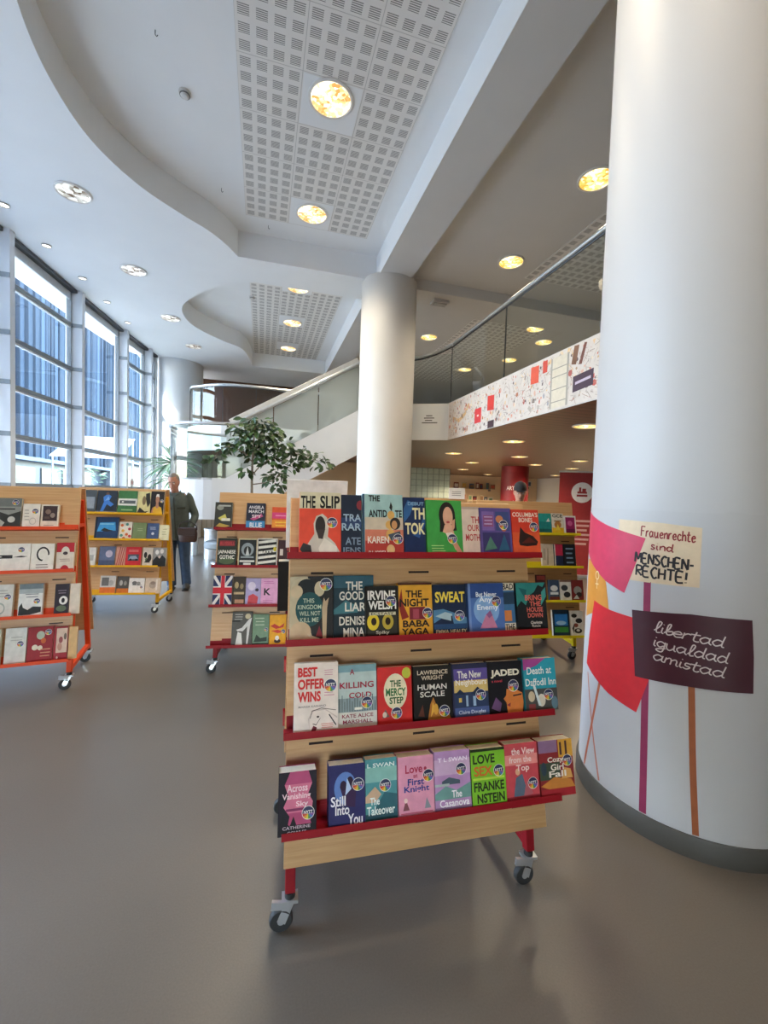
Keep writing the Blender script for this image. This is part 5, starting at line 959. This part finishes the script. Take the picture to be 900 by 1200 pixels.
dr = empty('dracaena', (-2.12, 12.0, 0)); tag(dr, 'spiky leaved potted plant beside the white round pillar, behind the glass landing', 'potted plant')
mb = MB(); mb.lathe([(.2, 0), (.26, .46), (.28, .50), (.24, .50), (.23, .44), (0, .44)], mat('#8d8a85', .6), 32); mb.build('pot', parent=dr, smooth=True)
mb = MB(); mb.tube(catmull([(0, 0, .44), (.02, 0, .9), (-.03, 0, 1.5), (-.06, .02, 2.1)], 5), .03, BARK, 8); mb.tube(catmull([(.03, 0, .5), (.10, 0, .9), (.2, 0, 1.4)], 5), .025, BARK, 8); mb.build('stem', parent=dr, smooth=True)
mb = MB(); DL = [mat(c, .4, var=.15) for c in ('#86a78a', '#9dba9f', '#6d9072')]
for cx, cz, n_, L0 in ((-.06, 2.15, 64, .85), (.2, 1.42, 50, .7), (-.04, 1.75, 40, .75)):
    for _ in range(n_):
        a = q.uniform(0, 6.283); el = q.uniform(-.3, 1.3); L = L0*q.uniform(.7, 1.1); d = Vector((math.cos(a)*math.cos(el), math.sin(a)*math.cos(el), math.sin(el))); sd = d.cross(Vector((0, 0, 1))).normalized()
        pts = [Vector((cx, 0, cz))+d*(L*t)+Vector((0, 0, -.42*L*t*t)) for t in (0, .25, .5, .75, 1)]; wd = [.014, .034, .038, .026, .001]; vs = []
        for P_, w_ in zip(pts, wd): vs += [P_-sd*w_, P_+Vector((0, 0, -w_*.4)), P_+sd*w_]
        fs = []
        for i in range(4):
            for j in range(2): fs.append((3*i+j, 3*i+j+1, 3*i+j+4, 3*i+j+3))
        mb.add(vs, fs, q.choice(DL))
mb.build('foliage', parent=dr, normals=False)['kind'] = 'stuff'

# white round sticker on the last window bay
mb = MB(); M_ = Matrix.Translation((-3.275, 12.6, 1.62)) @ Matrix.Rotation(R(80), 4, 'Z') @ Matrix.Rotation(R(90), 4, 'X')
mb.lathe([(0, 0), (.11, 0), (.11, .003), (0, .003)], mat('#efe6e2', .5), 32, M_); mb.lathe([(.0, .003), (.05, .003), (.05, .0036), (0, .0036)], mat('#d29a9a', .5), 20, M_)
o = mb.build('round_window_sticker'); tag(o, 'round white sticker with pink centre on the farthest window bay', 'sticker')

# ---------------------------------------------------------------- people
def ell_loft(mb, rings, m, n=18):     # rings: (centre, rx, ry, axis) elliptical sections joined into a closed tube
    vs = []; fs = []
    C = [Vector(a[0]) for a in rings]
    for i, rg in enumerate(rings):
        d = (C[min(i+1, len(C)-1)]-C[max(i-1, 0)]).normalized()
        fr = rg[3] if len(rg) > 3 else Vector((1, 0, 0)); fr = Vector(fr); x = (fr-d*fr.dot(d)).normalized(); y = d.cross(x)
        for k in range(n):
            a = 2*math.pi*k/n; vs.append(C[i]+x*math.cos(a)*rg[1]+y*math.sin(a)*rg[2])
    for i in range(len(rings)-1):
        for k in range(n): fs.append((i*n+k, i*n+(k+1) % n, (i+1)*n+(k+1) % n, (i+1)*n+k))
    fs += [tuple(range(n-1, -1, -1)), tuple((len(rings)-1)*n+k for k in range(n))]
    mb.add(vs, fs, m)
def fuse(mb, name, parent, voxel, sm=4, mats=None):       # one continuous skin over overlapping lofts
    o = mb.build(name+'_shape'); rm = o.modifiers.new('r', 'REMESH'); rm.mode = 'VOXEL'; rm.voxel_size = voxel; rm.use_smooth_shade = True
    s_ = o.modifiers.new('s', 'SMOOTH'); s_.iterations = sm; s_.factor = .5
    dg = bpy.context.evaluated_depsgraph_get(); dg.update(); me = bpy.data.meshes.new_from_object(o.evaluated_get(dg)); me.name = name
    m0 = o.data.materials[0]; bpy.data.objects.remove(o)
    me.materials.clear(); me.materials.append(m0); me.polygons.foreach_set('material_index', [0]*len(me.polygons)); me.polygons.foreach_set('use_smooth', [True]*len(me.polygons))
    r_ = bpy.data.objects.new(name, me); COL.objects.link(r_)
    if parent: r_.parent = parent
    return r_
def limb(mb, pts, rad, m, flat=1.0):
    P_ = catmull(pts, 4); n_ = len(P_); rr = []
    for i in range(n_):
        t = i/(n_-1)*(len(rad)-1); a = int(min(t, len(rad)-2)); rr.append(rad[a]+(rad[a+1]-rad[a])*(t-a))
    ell_loft(mb, [(P_[i], rr[i], rr[i]*flat) for i in range(n_)], m, 14)
def hand(mb, wrist, d, palm_n, m, curl=.6, side=1):
    d = Vector(d).normalized(); pn = Vector(palm_n).normalized(); sd = d.cross(pn).normalized()*side; w0 = Vector(wrist)
    ell_loft(mb, [(w0-d*.02, .024, .018, sd), (w0+d*.02, .032, .016, sd), (w0+d*.06, .041, .016, sd), (w0+d*.088, .040, .013, sd)], m, 12)
    for i, (o_, L) in enumerate(((-.030, .068), (-.010, .078), (.010, .074), (.029, .058))):
        p0 = w0+d*.075+sd*o_; c = curl; P_ = [p0]; dd = d.copy()
        for seg in (.45, .32, .26):
            dd = (dd*math.cos(c)+pn*math.sin(c)).normalized() if len(P_) > 1 else (dd*math.cos(c*.6)+pn*math.sin(c*.6)).normalized(); P_.append(P_[-1]+dd*L*seg)
        ell_loft(mb, [(P_[0]-d*.02, .0085, .0085, sd), (P_[0], .0085, .0085, sd), (P_[1], .008, .008, sd), (P_[2], .0075, .0075, sd), (P_[3], .006, .006, sd)], m, 8)
    t0 = w0+d*.025-sd*.030; ell_loft(mb, [(t0+sd*.015, .011, .011), (t0-sd*.012+d*.02+pn*.008, .0105, .0105), (t0-sd*.018+d*.048+pn*.018, .0095, .0095), (t0-sd*.012+d*.066+pn*.026, .007, .007)], m, 8)
def head_parts(mbs, base, tilt, turn, m):
    # head in its own frame: z up, -y forward, origin at the top of the neck; returns the frame
    M_ = Matrix.Translation(base) @ Matrix.Rotation(turn, 4, 'Z') @ Matrix.Rotation(tilt, 4, 'X')
    def ring(z, rx, ry, y): return (M_ @ Vector((0, y, z)), rx, ry, (M_.to_3x3() @ Vector((1, 0, 0))))
    ell_loft(mbs, [ring(-.075, .053, .056, .015), ring(-.02, .055, .060, .006), ring(.0, .050, .066, -.010), ring(.02, .057, .080, -.012), ring(.05, .066, .090, -.006), ring(.085, .071, .094, 0), ring(.12, .074, .097, .004), ring(.155, .074, .098, .008), ring(.19, .066, .088, .010), ring(.215, .048, .066, .010), ring(.232, .02, .03, .010)], m, 20)
    T = lambda x, y, z: M_ @ Vector((x, y, z))
    X_ = M_.to_3x3() @ Vector((1, 0, 0))
    ell_loft(mbs, [(T(0, -.088, .115), .008, .008, X_), (T(0, -.100, .09), .011, .011, X_), (T(0, -.112, .072), .015, .012, X_), (T(0, -.098, .060), .013, .010, X_)], m, 10)
    for s_ in (-1, 1):
        ell_loft(mbs, [(T(s_*.071, .008, .065), .006, .012, X_), (T(s_*.078, .014, .085), .008, .020, X_), (T(s_*.080, .018, .105), .008, .022, X_), (T(s_*.074, .012, .122), .005, .012, X_)], m, 10)
        ell_loft(mbs, [(T(s_*.012, -.090, .118), .007, .006), (T(s_*.032, -.090, .124), .009, .007), (T(s_*.054, -.074, .118), .007, .006)], m, 8)
        ell_loft(mbs, [(T(s_*.02, -.076, .07), .014, .014), (T(s_*.045, -.066, .07), .017, .016)], m, 8)
    ell_loft(mbs, [(T(-.024, -.086, .036), .006, .005), (T(0, -.094, .037), .008, .007), (T(.024, -.086, .036), .006, .005)], m, 8)
    ell_loft(mbs, [(T(-.02, -.080, .008), .016, .012), (T(.02, -.080, .008), .016, .012)], m, 8)
    return M_
def face_details(root, M_, hairc, cap=None):
    EW, EB = mat('#e2dcd4', .3), mat('#2e241f', .3)
    for s_ in (-1, 1):
        mb = MB(); mb.lathe([(.0, -.010), (.006, -.008), (.010, 0), (.006, .008), (0, .010)], EW, 12, M_ @ Matrix.Translation((s_*.031, -.083, .101))); mb.lathe([(0, -.006), (.0055, 0), (0, .006)], EB, 10, M_ @ Matrix.Translation((s_*.031, -.0905, .0995)))
        mb.build('eye', parent=root, smooth=True)
        mb = MB(); mb.tube([M_ @ Vector((s_*.014, -.098, .121)), M_ @ Vector((s_*.032, -.099, .128)), M_ @ Vector((s_*.052, -.083, .121))], .0045, mat(hairc, .8), 6); mb.build('eyebrow', parent=root, smooth=True)
    mb = MB(); mb.tube([M_ @ Vector((-.022, -.093, .0365)), M_ @ Vector((0, -.1015, .0360)), M_ @ Vector((.022, -.093, .0365))], .0035, mat('#8a4a42', .6), 6); mb.build('lips', parent=root, smooth=True)
    mb = MB(); X_ = M_.to_3x3() @ Vector((1, 0, 0))
    def ring(z, rx, ry, y): return (M_ @ Vector((0, y, z)), rx, ry, X_)
    ell_loft(mb, [ring(.045, .060, .050, .058), ring(.075, .073, .066, .046), ring(.11, .0795, .080, .034), ring(.15, .0795, .092, .022), ring(.182, .073, .096, .010), ring(.212, .055, .078, .008), ring(.240, .024, .036, .010)], mat(hairc, .85, var=.2, scale=90), 24)
    mb.build('hair', parent=root, smooth=True)
    if cap:
        mb = MB(); cm = mat(cap, .8)
        ell_loft(mb, [ring(.128, .083, .106, .006), ring(.16, .084, .107, .008), ring(.20, .076, .098, .010), ring(.228, .055, .072, .012), ring(.245, .02, .03, .012)], cm, 24)
        ell_loft(mb, [(M_ @ Vector((0, -.09, .130)), .066, .006, X_), (M_ @ Vector((0, -.112, .131)), .060, .005, X_), (M_ @ Vector((0, -.135, .128)), .036, .004, X_)], cm, 16)
        mb.build('cap', parent=root, smooth=True)
def person(loc, rz, label, skin, jacket, trousers, shoe, hairc, tilt, turn, cap=None, armL=None, armR=None, shirt='#c8c4bc'):
    root = empty('person', loc, R(rz)); tag(root, label, 'person')
    sk = mat(skin, .55, var=.08, scale=40)
    shL, shR = Vector((.185, .01, 1.385)), Vector((-.185, .01, 1.385))
    hipL, hipR = Vector((.095, 0, .86)), Vector((-.095, 0, .86)); knL, knR = Vector((.10, -.025, .47)), Vector((-.105, -.02, .47)); anL, anR = Vector((.105, .01, .09)), Vector((-.115, .015, .09))
    elL, wrL, hdL = [Vector(a) for a in armL]; elR, wrR, hdR = [Vector(a) for a in armR]
    mb = MB()
    ell_loft(mb, [((0, 0, .80), .15, .10), ((0, 0, .90), .165, .115), ((0, -.005, 1.0), .150, .110), ((0, -.005, 1.12), .155, .115), ((0, 0, 1.25), .172, .120), ((0, .005, 1.34), .175, .108), ((0, .01, 1.41), .13, .085), ((0, .0, 1.46), .06, .06), ((0, -.01, 1.50), .053, .055)], sk)
    for a, b_, c, hd, sd in ((shL, elL, wrL, hdL, 1), (shR, elR, wrR, hdR, -1)):
        limb(mb, [a-Vector((sd*.05, 0, 0)), a, a.lerp(b_, .5), b_, b_.lerp(c, .5), c], [.05, .055, .048, .04, .040, .026], sk)
        hand(mb, c, hd, (-sd*.75, -.55, 0), sk, .55, sd)
    for h_, k_, a_ in ((hipL, knL, anL), (hipR, knR, anR)):
        limb(mb, [h_+Vector((0, 0, .04)), h_, h_.lerp(k_, .5), k_, k_.lerp(a_, .4), a_], [.085, .088, .075, .056, .056, .038], sk)
        ell_loft(mb, [(a_+Vector((0, .05, -.05)), .034, .034), (a_+Vector((0, -.02, -.05)), .040, .036), (a_+Vector((0, -.10, -.065)), .042, .022), (a_+Vector((0, -.16, -.07)), .030, .016)], sk, 12)
    HM = head_parts(mb, Vector((0, -.022, 1.505)), tilt, turn, sk)
    fuse(mb, 'body', root, .0065, 3)
    face_details(root, HM, hairc, cap)
    jm = mat(jacket, .85, var=.12, scale=22); mb = MB()
    ell_loft(mb, [((0, -.005, .74), .195, .140), ((0, 0, .85), .200, .148), ((0, -.005, 1.0), .188, .145), ((0, -.005, 1.15), .192, .146), ((0, 0, 1.27), .205, .146), ((0, .005, 1.35), .205, .130), ((0, .01, 1.42), .155, .105), ((0, .0, 1.462), .082, .080)], jm, 22)
    for a, b_, c, sd in ((shL, elL, wrL, 1), (shR, elR, wrR, -1)):
        limb(mb, [a-Vector((sd*.07, 0, 0)), a, a.lerp(b_, .5), b_, b_.lerp(c, .5), b_.lerp(c, .93)], [.060, .066, .063, .058, .053, .046], jm)
    jk = fuse(mb, 'jacket', root, .009, 3)
    mb = MB(); dm = mat(shirt, .8)
    for s_ in (-1, 1):      # collar flaps
        mb.add([(s_*.012, -.112, 1.405), (s_*.075, -.092, 1.435), (s_*.088, -.03, 1.485), (s_*.080, .03, 1.495), (s_*.07, -.04, 1.47), (s_*.045, -.075, 1.452)], [(0, 1, 5), (1, 2, 4, 5), (2, 3, 4)], jm)
    o = mb.build('collar', parent=jk); sd_ = o.modifiers.new('t', 'SOLIDIFY'); sd_.thickness = .008
    mb = MB(); dk_ = mat('#2f342d', .8) if not cap else mat('#a9a49c', .8)
    for s_ in (-1, 1):
        mb.box((s_*.10-.06, -.152, 1.21), (s_*.10+.06, -.136, 1.235), dk_)
    mb.box((-.006, -.153, .78), (.006, -.142, 1.38), dk_); mb.build('placket', parent=jk)
    tm = mat(trousers, .85, var=.2, scale=14); mb = MB()
    ell_loft(mb, [((0, 0, .76), .172, .120), ((0, 0, .86), .178, .128), ((0, 0, .98), .165, .120)], tm, 20)
    for h_, k_, a_ in ((hipL, knL, anL), (hipR, knR, anR)):
        limb(mb, [h_+Vector((0, 0, .02)), h_+Vector((0, 0, -.06)), h_.lerp(k_, .5), k_, k_.lerp(a_, .5), a_+Vector((0, 0, -.03))], [.10, .103, .090, .074, .072, .070], tm)
    fuse(mb, 'trousers', root, .010, 3)
    sm_ = mat(shoe, .5)
    for a_ in (anL, anR):
        mb = MB(); b0 = Vector((a_.x, a_.y, 0))
        ell_loft(mb, [(b0+Vector((0, .075, .045)), .030, .040), (b0+Vector((0, .05, .05)), .040, .050), (b0+Vector((0, -.02, .055)), .045, .055), (b0+Vector((0, -.09, .042)), .050, .042), (b0+Vector((0, -.16, .034)), .046, .033), (b0+Vector((0, -.20, .028)), .022, .022)], sm_, 14)
        mb.box((b0.x-.045, b0.y-.195, 0), (b0.x+.045, b0.y+.085, .018), RUBBER); mb.build('shoe', parent=root, smooth=True)
    return root
man = person((-1.165, 6.98, 0), -14, 'older man with short grey hair in olive jacket and jeans behind the mustard trolley', '#ad7a66', '#48524f', '#3b506c', '#2b2c2b', '#78746e', R(14), R(-12),
    armL=((.275, .03, 1.10), (.205, -.14, .90), (-.35, -.55, -.6)), armR=((-.27, .02, 1.12), (-.17, -.20, 1.0), (.45, -.7, -.25)))
person((3.29, 4.95, .0), -28, 'person in black cap and white top looking down behind the lemon trolley', '#b98a72', '#d3cec6', '#3a3c42', '#2b2c2b', '#241d1a', R(10), R(0), cap='#201c1e',
    armL=((.27, .0, 1.10), (.16, -.24, 1.06), (-.4, -.8, .0)), armR=((-.27, .0, 1.10), (-.16, -.24, 1.06), (.4, -.8, .0)))
man.rotation_euler = (0, R(-3.0), R(2)); man.scale = (.94, 1, 1)
# the man's dark shoulder bag
bg_ = empty('shoulder_bag', (-1.02, 6.735, .74), R(-14)); tag(bg_, 'dark brown shoulder bag held in front of the standing man', 'bag')
mb = MB(); ell_loft(mb, [((0, 0, 0), .11, .035), ((0, 0, .03), .13, .048), ((0, 0, .12), .135, .050), ((0, 0, .19), .125, .040), ((0, 0, .21), .115, .025)], mat('#3b2624', .5), 24); mb.build('bag_body', parent=bg_, smooth=True)
mb = MB(); mb.box((-.128, -.056, .10), (.128, -.044, .205), mat('#2e1d1c', .5)); mb.build('flap', parent=bg_, bevel=.006)
mb = MB(); mb.tube(catmull([(-.12, 0, .19), (-.10, -.02, .27), (.02, -.02, .30), (.12, -.02, .24), (.125, 0, .18)], 5), .008, mat('#1f1716', .6), 8); mb.build('strap', parent=bg_, smooth=True)
# outside the second window bay: a white awning and a small bush
aw = empty('market_awning', (-9.2, 28.2, 0)); tag(aw, 'white sloped awning on posts outside the second window bay', 'awning')
mb = MB(); mb.add([(-1.6, -1.6, 3.0), (1.6, -1.6, 3.0), (1.6, 1.6, 4.4), (-1.6, 1.6, 4.4), (-1.6, -1.6, 3.06), (1.6, -1.6, 3.06), (1.6, 1.6, 4.46), (-1.6, 1.6, 4.46)], [(0,3,2,1),(4,5,6,7),(0,1,5,4),(1,2,6,5),(2,3,7,6),(3,0,4,7)], mat('#e6e9e8', .6)); mb.build('awning_sheet', parent=aw)
for x in (-1.5, 1.5):
    for y, zt in ((-1.5, 3.03), (1.5, 4.36)):
        mb = MB(); mb.tube([(x, y, -.05), (x, y, zt)], .05, STEEL, 8); mb.build('post', parent=aw)
bs = empty('bush', (-5.3, 15.0, -.05)); tag(bs, 'small green bush outside the second window bay', 'bush')
mb = MB(); mb.tube([(0, 0, 0), (0, 0, 1.2)], .03, BARK, 8); mb.build('stem', parent=bs)
mb = MB()
for _ in range(240):
    a = q.uniform(0, 6.283); rad = .55*math.sqrt(q.random()); pos = Vector((rad*math.cos(a), rad*math.sin(a), q.uniform(.5, 2.1)))
    leaf(mb, pos, Vector((math.cos(a), math.sin(a), q.uniform(-.6, .8))), Vector((q.uniform(-.4, .4), q.uniform(-.4, .4), 1)), .2, .09, q.choice(DL))
mb.build('foliage', parent=bs, normals=False)['kind'] = 'stuff'
